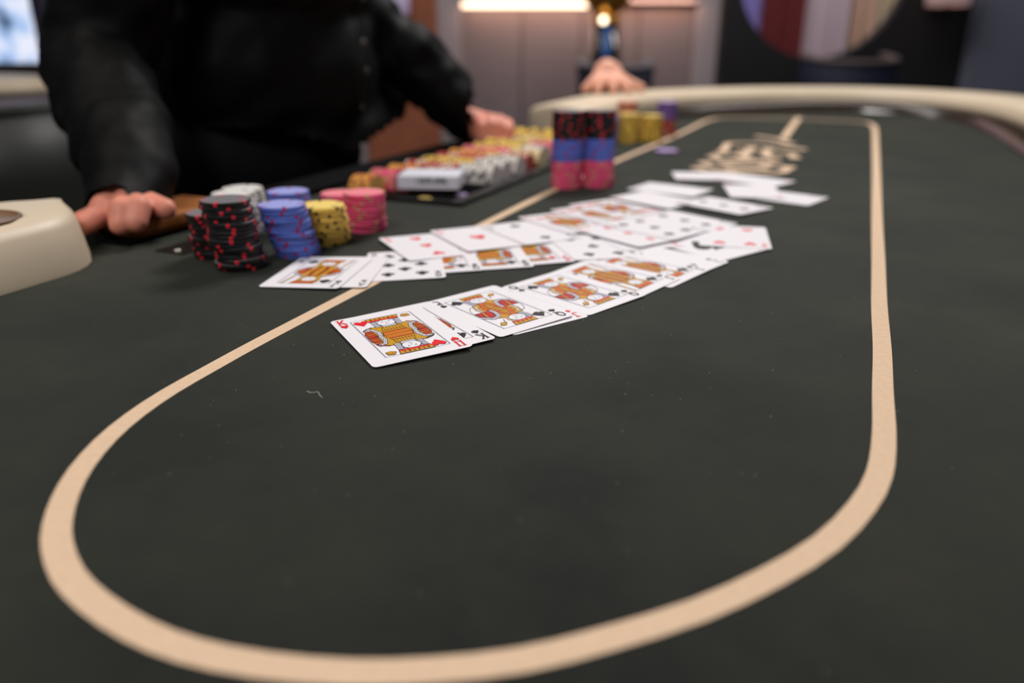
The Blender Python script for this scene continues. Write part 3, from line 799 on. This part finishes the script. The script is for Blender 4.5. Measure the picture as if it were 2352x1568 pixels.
def suit_art(su, cx, cy, h, flip=False):
    a = Art(); c = 'r' if su in 'HD' else 'k'; k = h / 10
    if su == 'D': a.p([(0, 5), (-3.6, 0), (0, -5), (3.6, 0)], c)
    if su == 'H' or su == 'S':
        pts = [(0, -5)]
        pts += [(-2.2, -2.2), (-4.2, 0.4), (-4.9, 2.6), (-4.2, 4.4), (-2.6, 5.0), (-1.0, 4.4), (0, 3.0), (1.0, 4.4), (2.6, 5.0), (4.2, 4.4), (4.9, 2.6), (4.2, 0.4), (2.2, -2.2)]
        if su == 'S': pts = [(x, -y * 0.86 + 0.7) for x, y in pts]
        a.p(pts, c)
        if su == 'S': a.p([(-0.5, -1), (0.5, -1), (0.9, -3.4), (2.2, -5), (-2.2, -5), (-0.9, -3.4)], c)
    if su == 'C':
        for x, y in ((0, 2.6), (-2.5, -1.0), (2.5, -1.0)): a.el(x, y, 2.3, 2.3, c, 12)
        a.p([(-0.9, 1), (0.9, 1), (0.7, -3), (2.2, -5), (-2.2, -5), (-0.7, -3)], c)
    b = Art(); sg = -1 if flip else 1
    b.add(a, lambda q: (cx + sg * k * q[0], cy + sg * k * q[1])); return b
GL = {'A': [[(0, 0), (2.5, 8), (5, 0)], [(1, 2.8), (4, 2.8)]], '2': [[(.4, 6.2), (1.2, 7.6), (3.6, 7.6), (4.6, 6.2), (4.1, 4.4), (.4, .3), (4.8, .3)]],
      '3': [[(.4, 7.6), (4.5, 7.6), (2.2, 4.7), (4.2, 4), (4.7, 2.2), (3.6, .4), (1.4, .2), (.2, 1.4)]], '4': [[(3.7, 0), (3.7, 7.8), (.2, 2.4), (5, 2.4)]],
      '5': [[(4.5, 7.7), (.9, 7.7), (.7, 4.4), (3, 4.9), (4.6, 3.6), (4.5, 1.4), (3, .2), (.4, .6)]], '6': [[(4.2, 7.4), (1.8, 6.4), (.5, 3.6), (.6, 1.4), (2.2, .2), (4.2, .8), (4.6, 2.8), (3.2, 4.3), (.7, 3.4)]],
      '7': [[(.2, 6.8), (.2, 7.6), (4.8, 7.6), (2, 0)]], '8': [[(2.5, 4.2), (.8, 5.4), (1, 7.2), (2.5, 7.8), (4, 7.2), (4.2, 5.4), (2.5, 4.2), (.5, 2.8), (.6, .9), (2.5, .1), (4.4, .9), (4.5, 2.8), (2.5, 4.2)]],
      '9': [[(.8, .6), (3.2, 1.6), (4.5, 4.4), (4.4, 6.6), (2.8, 7.8), (.8, 7.2), (.4, 5.2), (1.8, 3.7), (4.3, 4.6)]], '10': [[(.2, 6.8), (1, 7.8), (1, 0)], [(2.4, 1.5), (2.4, 6.5), (3.4, 7.7), (4.6, 7.7), (5.4, 6.5), (5.4, 1.5), (4.6, .2), (3.4, .2), (2.4, 1.5)]],
      'J': [[(3.6, 7.8), (3.6, 1.6), (2.6, .3), (1.2, .3), (.4, 1.6)], [(2.2, 7.8), (5, 7.8)]],
      'Q': [[(2.6, 7.9), (.9, 6.6), (.3, 4), (.9, 1.4), (2.6, .1), (4.3, 1.4), (4.9, 4), (4.3, 6.6), (2.6, 7.9)], [(2.4, 2), (4.9, -.6)]],
      'K': [[(1.1, 0), (1.1, 8)], [(4.6, 7.8), (1.3, 3.4)], [(2.2, 4.4), (4.8, .2)], [(.1, 0), (2.3, 0)], [(.1, 8), (2.3, 8)], [(3.4, 8), (5.4, 8)], [(3.6, 0), (5.6, 0)]],
      'n': [[(1.1, 0), (1.1, 8)], [(4.3, 0), (4.3, 8)], [(.1, 8), (5.4, 8)], [(.1, 0), (2.2, 0)], [(3.3, 0), (5.4, 0)], [(1.1, 1.0), (4.3, 1.0)]]}
def glyph(r, cx, cy, h, c):
    a = Art(); k = h / 8.0
    for n_, st in enumerate(GL[r]):
        a.st([(cx + (x - 2.6) * k, cy + (y - 4) * k) for x, y in st], (0.55 if (r in 'Kn' and n_ >= (3 if r == 'K' else 2)) else 0.95) * k, c)
    return a
def court(rank, su):
    """Half figure drawn for the upper half, then turned about the centre."""
    h = Art(); red = su in 'HD'
    def out(pts, m, w=0.45): h.p(pts, m); h.st(list(pts) + [pts[0]], w, 'k')
    def face(cx, cy, rx, ry):
        h.el(cx, cy, rx + .45, ry + .45, 'k', 20); h.el(cx, cy, rx, ry, 'w', 20)
        for s_ in (-2.3, 2.2): h.el(cx + s_, cy + 1.2, .75, .42, 'k', 8); h.st([(cx + s_ - 1, cy + 2.3), (cx + s_ + 1, cy + 2.4)], .3, 'k')
        h.st([(cx, cy + 1), (cx - .5, cy - 1.2), (cx + .5, cy - 1.3)], .32, 'k'); h.st([(cx - 1.4, cy - 3), (cx + 1.4, cy - 3)], .5, 'd')
    def ermine(pts, w, k0=3):
        h.st(pts, w + .8, 'k'); h.st(pts, w, 'l')
        for a, b in zip(pts, pts[1:]):
            for u in (.3, .75):
                x, y = a[0] + (b[0] - a[0]) * u, a[1] + (b[1] - a[1]) * u
                h.p([(x - .45, y - .6), (x + .5, y - .4), (x + .1, y + .8)], 'k')
    if rank == 'K':
        out([(12, 44), (12, 51), (14, 57), (20, 61.5), (27, 63.5), (36, 63.5), (43, 61.5), (48.6, 57), (51, 51), (51, 44)], 'g')
        out([(22, 44), (41, 44), (39.6, 50), (23.4, 50)], 'o'); out([(23.4, 50), (39.6, 50), (37, 60), (26, 60)], 'g', .4)
        for y in (45.2, 46.9, 48.6): h.st([(23.4, y), (40, y)], .6, 'g')
        h.st([(23.4, 50), (39.6, 50)], 1.3, 'd'); h.st([(25, 53.4), (38.6, 53.4)], .8, 'd')
        for x in range(26, 39, 2): h.st([(x, 51), (x + .5, 59.6)], .3, 'k')
        out([(12, 44), (18.6, 44), (17.6, 58.4), (14, 56.6), (12, 51)], 'd')
        for y in (46, 49, 52, 55): h.st([(12.6, y), (18, y + 1.6)], .9, 'g' if y % 2 else 'o')
        out([(45.4, 44), (51, 44), (51, 51), (48.6, 56.6), (45.8, 58.6)], 'd')
        for y in (45, 48, 51, 54): h.st([(45.8, y + 1.4), (50.6, y)], .9, 'o' if y % 2 else 'g')
        ermine([(14, 58.4), (19, 56.6), (21, 51), (20.4, 44.2)], 2.3); ermine([(49, 58.4), (44.6, 57), (42.8, 51), (43.4, 44.2)], 2.3)
        out([(22.6, 60), (26, 61), (25.6, 71), (22, 71)], 'l', .35); out([(37, 61), (40.6, 60), (41.2, 71), (37.6, 71)], 'l', .35)
        for x in (23.3, 24.2, 25.1, 38, 38.9, 39.8): h.st([(x, 61), (x - .1, 70.5)], .26, 'k')
        out([(27, 59), (36, 59), (36.4, 63), (26.6, 63)], 'l', .35)
        face(31.5, 66.6, 5.7, 5.4)
        out([(21.5, 71.6), (41.5, 71.6), (42.6, 77.8), (20.5, 77.8)], 'g'); h.p([(21.6, 71.8), (41.4, 71.8), (41.6, 73.6), (21.4, 73.6)], 'r')
        for x in range(23, 41, 3): out([(x, 74), (x + 2, 74), (x + 1, 77.2)], 'd' if x % 2 else 'o', .25)
        out([(43.6, 73), (45.6, 76.4), (49.6, 75.4), (49.9, 71.5), (46.5, 71)], 'g', .35); h.st([(44.4, 72.4), (46.6, 74.4), (49.2, 73)], .4, 'd')
        h.st([(12.6, 57), (16, 60.5), (20, 62)], .8, 'k'); h.st([(43.5, 62.5), (48, 59.5), (50.4, 56)], .8, 'd')
    elif rank == 'Q':
        out([(19, 44), (18, 50), (20, 57), (25, 62), (30, 63.4), (38, 62.6), (45, 58.4), (50.8, 51), (50.8, 44)], 'g')
        out([(24, 44), (36, 44), (37, 52), (32, 61.6), (27.6, 61), (24.4, 53)], 'o', .4); out([(27, 44), (33.6, 44), (33, 53), (31, 59), (28.6, 53)], 'g', .35)
        for y in range(45, 57, 2): h.st([(28, y), (33, y + .6)], .3, 'k')
        h.st([(24.4, 46), (36.4, 49)], 1.0, 'd'); h.st([(18.6, 47), (24.2, 49)], .8, 'd'); h.st([(18.4, 51), (24.4, 53)], .6, 'k')
        out([(38.4, 44), (50.8, 44), (50.8, 51), (44.6, 57.4), (40, 54)], 'd'); h.st([(41, 45), (43.4, 55)], 1.2, 'r'); h.st([(44.6, 45), (46.4, 53.6)], 1.2, 'g'); h.st([(48, 45), (49, 50.6)], 1.0, 'r')
        ermine([(50.6, 54), (45.4, 59), (39.6, 56.6), (37.4, 50), (37.6, 44.4)], 2.4)
        h.st([(21, 58.4), (16, 55), (13, 49), (12.6, 44.4)], .4, 'k'); h.st([(22.6, 57), (19.6, 50), (20, 44.4)], 1.2, 'l')
        out([(22.4, 58.6), (27, 60.4), (25.4, 71.4), (20.6, 70)], 'l', .35)
        for k in range(6): h.st([(23 + k * .7, 59.6), (21.4 + k * .72, 70)], .24, 'k')
        face(31.6, 66.2, 5.9, 5.4)
        h.st([(37.8, 62), (39.4, 66), (38, 71)], .9, 'g')
        out([(23, 71.4), (40, 71.4), (41.6, 77.8), (23.4, 77.8)], 'g'); h.p([(23.2, 71.6), (39.9, 71.6), (40.4, 73.2), (23.4, 73.2)], 'r')
        for x in (26, 29.4, 32.8, 36.2): out([(x, 73.8), (x + 2, 73.8), (x + 1, 76.8)], 'd', .25)
        out([(43, 69.6), (46.6, 73.6), (50.2, 72.4), (47, 68)], 'g', .35); h.st([(41.6, 64), (44.6, 70)], .5, 'k')
    else:
        out([(13, 44), (15, 54), (23, 60), (30, 61.6), (39, 60), (48, 54), (50, 44)], 'g'); out([(26, 44), (37, 44), (36.6, 58), (27.4, 58)], 'd', .4); out([(28.5, 44), (34.5, 44), (33.8, 57), (29.4, 57)], 'g', .3)
        for y in range(46, 57, 3): h.st([(28.8, y), (34.2, y)], .5, 'd')
        out([(14, 44), (22, 44), (23, 52), (16, 54)], 'r' if red else 'd', .35); h.st([(16, 45), (18.6, 52)], .9, 'g'); out([(41, 44), (49, 44), (47, 53), (41, 52)], 'o', .35); h.st([(43, 45), (44.4, 52)], .9, 'd')
        ermine([(14, 48.4), (18.6, 55), (25, 56.6)], 2.0); ermine([(49, 49), (44.4, 55.4), (39, 56.4)], 2.0)
        out([(23.4, 60), (27, 61), (26, 70.4), (22.6, 70)], 'g', .35); out([(36, 61), (39.6, 60), (40.4, 70), (37, 70.4)], 'g', .35)
        face(31.5, 66, 5.6, 5.3)
        out([(22, 71), (41, 71), (43, 77.8), (24.6, 77.8)], 'o'); h.st([(22, 71.8), (41, 71.8)], 1.2, 'g'); h.st([(26, 74), (40, 76)], .8, 'd'); h.st([(46, 58), (49, 78)], 1.6, 'k'); h.st([(46, 58), (49, 78)], 1.0, 'g')
    h.add(suit_art(su, 16.6, 71.6, 9.6), lambda q: q)
    a = Art(); a.add(h, lambda q: q); a.add(h, lambda q: (CWM - q[0], CHM - q[1]))
    a.st([(11, 10), (52, 10)], .28, 'b'); a.st([(52, 10), (52, 78)], .4, 'b'); a.st([(52, 78), (11, 78)], .28, 'b'); a.st([(11, 78), (11, 10)], .4, 'b')
    return a
PIPS = {'A': [(31.5, 44)], '2': [(31.5, 72), (31.5, 16)], '3': [(31.5, 72), (31.5, 44), (31.5, 16)], '4': [(18, 72), (45, 72), (18, 16), (45, 16)]}
PIPS['5'] = PIPS['4'] + [(31.5, 44)]; PIPS['6'] = PIPS['4'] + [(18, 44), (45, 44)]; PIPS['7'] = PIPS['6'] + [(31.5, 58)]; PIPS['8'] = PIPS['7'] + [(31.5, 30)]
PIPS['9'] = [(x, y) for x in (18, 45) for y in (72, 53, 35, 16)] + [(31.5, 44)]; PIPS['10'] = PIPS['9'][:-1] + [(31.5, 62), (31.5, 26)]
def card_mesh(rank, su, odd=False):
    a = court(rank, su) if rank in 'KQJ' else Art()
    c = 'r' if su in 'HD' else 'k'
    if rank not in 'KQJ-':
        for x, y in PIPS[rank]: a.add(suit_art(su, x, y, (34 if su == 'S' else 16) if rank == 'A' else 11.5, y < 43), lambda q: q)
    i = Art(); i.add(glyph(rank if rank != '-' else 'A', 5.6, 80.5, 8.4, c), lambda q: q); i.add(suit_art(su, 5.6, 71.8, 5.4), lambda q: q)
    a.add(i, lambda q: q)
    j = i
    if odd:
        j = Art(); j.add(glyph('n', 5.6, 80.5, 8.4, c), lambda q: q); j.add(suit_art(su, 5.6, 71.8, 5.4), lambda q: q)
    a.add(j, lambda q: (CWM - q[0], CHM - q[1]))
    T = 0.00030; v = []; f = []; ii = []; r = 3.2; pts = []
    for cx, cy, a0 in ((CWM - r, CHM - r, 0), (r, CHM - r, 90), (r, r, 180), (CWM - r, r, 270)):
        for k in range(6): an = radians(a0 + k * 18); pts.append(((cx + r * cos(an)), (cy + r * sin(an))))
    n = len(pts)
    def W(q, z): return ((q[0] - CWM / 2) / 1000, (q[1] - CHM / 2) / 1000, z)
    v += [W(q, 0) for q in pts] + [W(q, T) for q in pts]
    f += [(k, (k + 1) % n, (k + 1) % n + n, k + n) for k in range(n)] + [tuple(reversed(range(n))), tuple(range(n, 2 * n))]
    ii += [0] * (n + 2)
    for l, (pl, m) in enumerate(a.polys):
        z = T + 0.00002 + l * 0.0000012
        ar = sum(pl[k - 1][0] * pl[k][1] - pl[k][0] * pl[k - 1][1] for k in range(len(pl)))
        if ar < 0: pl = pl[::-1]
        b = len(v); v += [W(q, z) for q in pl]
        tri = tessellate_polygon([[Vector((*q, 0)) for q in pl]])
        for t in tri:
            p0, p1, p2 = (Vector(pl[k]) for k in t)
            if (p1 - p0).cross(p2 - p0) < 0: t = (t[2], t[1], t[0])
            f.append(tuple(b + k for k in t)); ii.append(1 + KEYS.index(m))
    me = bpy.data.meshes.new('playing_card'); me.from_pydata(v, [], f)
    me.materials.append(STOCK)
    for k in KEYS: me.materials.append(INK[k])
    for p, k in zip(me.polygons, ii): p.material_index = k
    return me
RISE = 0.0011
for k, (rank, su, x, y, ang, z, tilt, label, grp) in enumerate(CARDS):
    o = bpy.data.objects.new('playing_card', card_mesh(rank, su, k == 0)); COL.objects.link(o)
    o.location = (x, y, Z0 + z + 0.0001)
    o.rotation_euler = (0, -tilt * math.atan2(RISE, 0.063), radians(ang))
    tag(o, label, 'playing card', grp)

# ------------------------------------------------------------------ people
def blob(parts, voxel, iters, fn=None):
    """Union of tapered capsules ('c') and ellipsoids ('e') as one smooth continuous surface."""
    bm = bmesh.new()
    def ball(c, r, rot=None):
        m = Matrix.Translation(c) @ (rot or Matrix.Identity(4)) @ Matrix.Diagonal((*(r if isinstance(r, tuple) else (r, r, r)), 1))
        bmesh.ops.create_uvsphere(bm, u_segments=16, v_segments=10, radius=1.0, matrix=m)
    for q in parts:
        if q[0] == 'e': ball(Vector(q[1]), q[2], q[3] if len(q) > 3 else None)
        else:
            p1, r1, p2, r2 = Vector(q[1]), q[2], Vector(q[3]), q[4]
            ball(p1, r1); ball(p2, r2)
            d = p2 - p1
            m = Matrix.Translation((p1 + p2) / 2) @ d.to_track_quat('Z', 'Y').to_matrix().to_4x4()
            bmesh.ops.create_cone(bm, cap_ends=True, segments=16, radius1=r1, radius2=r2, depth=d.length, matrix=m)
    me = bpy.data.meshes.new('tmp'); bm.to_mesh(me); bm.free()
    o = bpy.data.objects.new('tmp', me); COL.objects.link(o)
    r = o.modifiers.new('r', 'REMESH'); r.mode = 'VOXEL'; r.voxel_size = voxel
    s_ = o.modifiers.new('s', 'SMOOTH'); s_.factor = 0.5; s_.iterations = iters
    dg = bpy.context.evaluated_depsgraph_get(); dg.update()
    ev = o.evaluated_get(dg); m2 = ev.to_mesh()
    v = [tuple(p.co) for p in m2.vertices]; f = [tuple(p.vertices) for p in m2.polygons]
    nr = [p.normal.copy() for p in m2.vertices]
    ev.to_mesh_clear(); bpy.data.objects.remove(o, do_unlink=True); bpy.data.meshes.remove(me)
    if fn: v = [fn(Vector(p), n) for p, n in zip(v, nr)]
    return v, f
def chain(pts, rad):
    return [('c', pts[k], rad[k], pts[k + 1], rad[k + 1]) for k in range(len(pts) - 1)]
def cut(v, f, keep):
    f = [q for q in f if all(keep(v[i]) for i in q)]
    used = sorted({i for q in f for i in q}); mp = {i: k for k, i in enumerate(used)}
    return [v[i] for i in used], [tuple(mp[i] for i in q) for q in f]
SKIN = mat('warm skin', (222, 142, 120), 0.5, 0.35, var=0.08, vscale=60, sss=0.15)
SKIN2 = mat('pale skin', (236, 172, 146), 0.5, 0.35, var=0.06, vscale=60, sss=0.15)
SHIRT = mat('black satin shirt', (5, 5, 5), 0.62, 0.12)
TROUS = mat('black trousers', (8, 8, 9), 0.8, 0.2)
ROTU = Matrix(((UX, -UY, 0, 0), (UY, UX, 0, 0), (0, 0, 1, 0), (0, 0, 0, 1)))   # local x along the table
def dealer():
    t = thing('person', 'dealer in a black shirt leaning over the table with both hands on it', 'person', -0.42, 1.27, -Z0)
    RS, RE, RW = (-0.385, 1.02, 0.45), (-0.498, 1.00, 0.15), (-0.378, 0.775, 0.045)
    LS, LE, LW = (-0.25, 1.38, 0.53), (-0.288, 1.365, 0.262), (-0.085, 1.382, 0.050)
    # body: trunk, head and arms in one surface; hands carry separate fingers
    core = [('e', (-0.375, 1.275, 0.02), (0.165, 0.105, 0.14), ROTU), ('e', (-0.36, 1.26, 0.18), (0.155, 0.105, 0.15), ROTU),
            ('e', (-0.33, 1.23, 0.38), (0.155, 0.09, 0.15), ROTU)]
    core += chain([(-0.32, 1.21, 0.5), (-0.29, 1.20, 0.62), (-0.26, 1.19, 0.70)], [0.06, 0.055, 0.06])
    core += [('e', (-0.25, 1.185, 0.745), (0.075, 0.092, 0.11), ROTU), ('e', (-0.165, 1.15, 0.73), (0.012, 0.018, 0.02), ROTU)]
    core += [('e', (-0.285, 1.11, 0.73), (0.01, 0.02, 0.03), ROTU), ('e', (-0.215, 1.26, 0.73), (0.01, 0.02, 0.03), ROTU)]
    core += chain([RS, RE, RW], [0.045, 0.036, 0.024]) + chain([LS, LE, LW], [0.045, 0.034, 0.024])
    for sg in (-1, 1):
        hx, hy = -0.40 + sg * 0.09 * UX, 1.26 + sg * 0.09 * UY
        core += chain([(hx, hy, 0.0), (hx - 0.01, hy, -0.34), (hx - 0.03, hy, -0.70), (hx + 0.10, hy - 0.04, -0.73)], [0.085, 0.058, 0.04, 0.03])
    v, f = blob(core, 0.009, 6)
    def join(v, f, v2, f2): b = len(v); return v + v2, f + [tuple(b + i for i in q) for q in f2]
    rh = [('c', (-0.385, 0.79, 0.046), 0.025, (-0.358, 0.735, 0.036), 0.018), ('c', (-0.372, 0.76, 0.04), 0.022, (-0.372, 0.722, 0.034), 0.015)]
    rh += chain([(-0.348, 0.728, 0.037), (-0.338, 0.712, 0.038), (-0.337, 0.702, 0.027)], [0.012, 0.0115, 0.010])
    rh += chain([(-0.356, 0.726, 0.037), (-0.350, 0.706, 0.037), (-0.349, 0.697, 0.026)], [0.012, 0.0115, 0.010])
    rh += chain([(-0.366, 0.726, 0.034), (-0.376, 0.706, 0.029), (-0.384, 0.698, 0.024)], [0.0115, 0.0105, 0.0095])
    rh += chain([(-0.374, 0.730, 0.032), (-0.388, 0.712, 0.026), (-0.398, 0.703, 0.022)], [0.0105, 0.0100, 0.0088])
    rh += chain([(-0.352, 0.752, 0.034), (-0.336, 0.738, 0.035), (-0.321, 0.730, 0.033)], [0.014, 0.0115, 0.0098])
    def lower(parts, dx, dy, dz):
        mv = lambda p: (p[0] + dx, p[1] + dy, p[2] + dz)
        return [('c', mv(q[1]), q[2], mv(q[3]), q[4]) if q[0] == 'c' else ('e', mv(q[1])) + tuple(q[2:]) for q in parts]
    rh = lower(rh, 0.0, -0.008, -0.005)
    v2, f2 = blob(rh, 0.0022, 3); v, f = join(v, f, v2, f2)
    lh = [('c', (-0.088, 1.383, 0.056), 0.026, (-0.050, 1.375, 0.044), 0.027), ('e', (-0.036, 1.372, 0.038), (0.032, 0.026, 0.026))]
    for k, (dx, dz) in enumerate(((-0.014, 0.003), (0.001, 0.005), (0.016, 0.003), (0.029, -0.003))):
        lh += chain([(-0.038 + dx, 1.362, 0.053 + dz), (-0.036 + dx, 1.340, 0.046 + dz), (-0.036 + dx, 1.338, 0.026 + dz), (-0.037 + dx, 1.356, 0.020 + dz)], [0.0125, 0.0115, 0.011, 0.0095])
    lh += chain([(-0.050, 1.36, 0.042), (-0.040, 1.336, 0.030), (-0.016, 1.328, 0.024)], [0.015, 0.012, 0.0105])
    lh = lower(lh, 0.0, 0.0, -0.010)
    v2, f2 = blob(lh, 0.0022, 3); v, f = join(v, f, v2, f2)
    body = mesh_obj('body', v, f, SKIN, t, smooth=True)
    # hair
    hv, hf = blob([('e', (-0.265, 1.19, 0.775), (0.085, 0.10, 0.095), ROTU)], 0.01, 2)
    hv, hf = cut(hv, hf, lambda p: p[2] > 0.77 or p[0] < -0.28)
    mesh_obj('hair', hv, hf, mat('dark hair', (30, 22, 18), 0.5, 0.4), body, smooth=True)
    # shirt with folds that run from the shoulder down to the button strip
    sh = [('e', (-0.290, 1.345, 0.02), (0.15, 0.125, 0.10), ROTU), ('e', (-0.375, 1.275, 0.00), (0.215, 0.15, 0.15), ROTU), ('e', (-0.365, 1.262, 0.14), (0.20, 0.15, 0.17), ROTU),
          ('e', (-0.335, 1.235, 0.34), (0.20, 0.14, 0.19), ROTU), ('e', (-0.32, 1.215, 0.45), (0.19, 0.12, 0.13), ROTU)]
    sh += chain([RS, RE], [0.078, 0.064]) + chain([RE, (-0.40, 0.82, 0.066)], [0.064, 0.046]) + chain([LS, LE], [0.070, 0.054]) + chain([LE, LW], [0.054, 0.041])
    sh += chain([RS, (-0.32, 1.215, 0.5), LS], [0.07, 0.075, 0.07])
    sh += [('c', (-0.440, 0.90, 0.10), 0.056, (-0.376, 0.785, 0.052), 0.044), ('c', (-0.376, 0.785, 0.052), 0.044, (-0.364, 0.716, 0.024), 0.027), ('c', (-0.16, 1.372, 0.15), 0.050, (-0.060, 1.374, 0.038), 0.036)]
    def fold(p, n):
        u = p.x * UX + p.y * UY; a = p.z * 0.75 + u * 0.65; b = p.z * 0.65 - u * 0.75
        arm = 1.0 if (p.y < 0.98 or p.x > -0.19) else 0.0
        d = noise.noise(Vector((a * 5.0, b * 17.0, p.x * 5 + 3))) * 0.012 + noise.noise(Vector((a * 9, b * 34, p.y * 9))) * 0.005
        if arm: d = noise.noise(Vector((p.x * 22, p.y * 22, p.z * 26))) * 0.007 + noise.noise(Vector((p.x * 45, p.y * 40, p.z * 50))) * 0.003
        q = p + n * d
        return (q.x, q.y, q.z)
    sv, sf = blob(sh, 0.0075, 5, fold)
    def keep(p):
        if p[1] < 0.708: return False
        if p[0] > -0.064: return False
        if p[0] > -0.15: return True
        u = p[0] * UX + p[1] * UY
        return p[2] > 0.012 + 0.055 * abs(math.sin((u - 1.02) * 7.0)) or p[1] < 0.95
    sv, sf = cut(sv, sf, keep)
    shirt = mesh_obj('shirt', sv, sf, SHIRT, body, smooth=True)
    # button strip: buttons on the front of the shirt
    u0 = 1.055
    for zb in (0.075, 0.125, 0.175, 0.225):
        best = None
        for p in sv:
            u = p[0] * UX + p[1] * UY; n = p[0] * UY - p[1] * UX
            if abs(u - u0) < 0.008 and abs(p[2] - zb) < 0.008 and (best is None or n > best[0]): best = (n, p)
        if best:
            c = Vector(best[1]); mb = MB()
            Nn = Vector((UY, -UX, 0)); Ut = Vector((UX, UY, 0)); vv = []
            for off, r in ((-0.001, 0.0055), (0.0016, 0.0055), (0.0022, 0.0042)):
                for k in range(14): a = 2 * pi * k / 14; vv.append(tuple(c + Nn * off + Ut * r * cos(a) + Vector((0, 0, r * sin(a)))))
            ff = [(l * 14 + k, l * 14 + (k + 1) % 14, (l + 1) * 14 + (k + 1) % 14, (l + 1) * 14 + k) for l in range(2) for k in range(14)] + [tuple(range(28, 42))]
            mesh_obj('button', vv, ff, mat('grey button', (70, 68, 66), 0.25, 0.6), body, smooth=True)
    tr = [('e', (-0.385, 1.27, 0.0), (0.18, 0.128, 0.13), ROTU)]
    for sg in (-1, 1):
        hx, hy = -0.40 + sg * 0.09 * UX, 1.26 + sg * 0.09 * UY
        tr += chain([(hx, hy, 0.0), (hx - 0.01, hy, -0.34), (hx - 0.03, hy, -0.70)], [0.10, 0.075, 0.062])
    tv, tf = blob(tr, 0.011, 4); tv, tf = cut(tv, tf, lambda p: p[2] > -0.71)
    mesh_obj('trousers', tv, tf, TROUS, body, smooth=True)
    for sg in (-1, 1):
        hx, hy = -0.43 + sg * 0.09 * UX, 1.26 + sg * 0.09 * UY
        sv2, sf2 = blob(chain([(hx - 0.03, hy + 0.01, -0.715), (hx + 0.07, hy - 0.03, -0.722), (hx + 0.15, hy - 0.06, -0.728)], [0.045, 0.042, 0.034]) , 0.008, 3)
        mesh_obj('shoe', [(p[0], p[1], max(p[2], -Z0)) for p in sv2], sf2, BLACKP, body, smooth=True)
dealer()
def rail_hand():
    t = thing('person', 'hand with spread fingers pressing on the far cream rail', 'person', 0.228, 1.93, 0.056)
    h = [('c', (0.226, 1.985, 0.106), 0.026, (0.226, 1.955, 0.104), 0.028), ('c', (0.212, 1.955, 0.104), 0.020, (0.209, 1.938, 0.092), 0.016), ('c', (0.240, 1.955, 0.104), 0.020, (0.243, 1.938, 0.092), 0.016)]
    h += chain([(0.205, 1.942, 0.096), (0.188, 1.925, 0.082), (0.170, 1.915, 0.066)], [0.0135, 0.0115, 0.0095])
    h += chain([(0.214, 1.938, 0.096), (0.206, 1.914, 0.082), (0.198, 1.900, 0.066)], [0.0135, 0.0120, 0.010])
    h += chain([(0.230, 1.938, 0.096), (0.232, 1.912, 0.082), (0.234, 1.896, 0.066)], [0.0135, 0.0120, 0.010])
    h += chain([(0.244, 1.940, 0.094), (0.258, 1.916, 0.080), (0.270, 1.902, 0.066)], [0.0135, 0.0120, 0.010])
    h += chain([(0.246, 1.952, 0.094), (0.276, 1.948, 0.079), (0.306, 1.940, 0.067)], [0.016, 0.0125, 0.010])
    h += chain([(0.228, 1.985, 0.104), (0.240, 2.10, 0.066), (0.262, 2.22, 0.0)], [0.026, 0.030, 0.036])
    v, f = blob(h, 0.003, 2)
    body = mesh_obj('body', v, f, SKIN2, t, smooth=True)
    v, f = blob(chain([(0.236, 2.055, 0.080), (0.242, 2.11, 0.060), (0.262, 2.22, -0.005), (0.28, 2.30, -0.08)], [0.035, 0.038, 0.044, 0.05]), 0.005, 3)
    mesh_obj('sleeve', v, f, NAVY, body, smooth=True)
rail_hand()
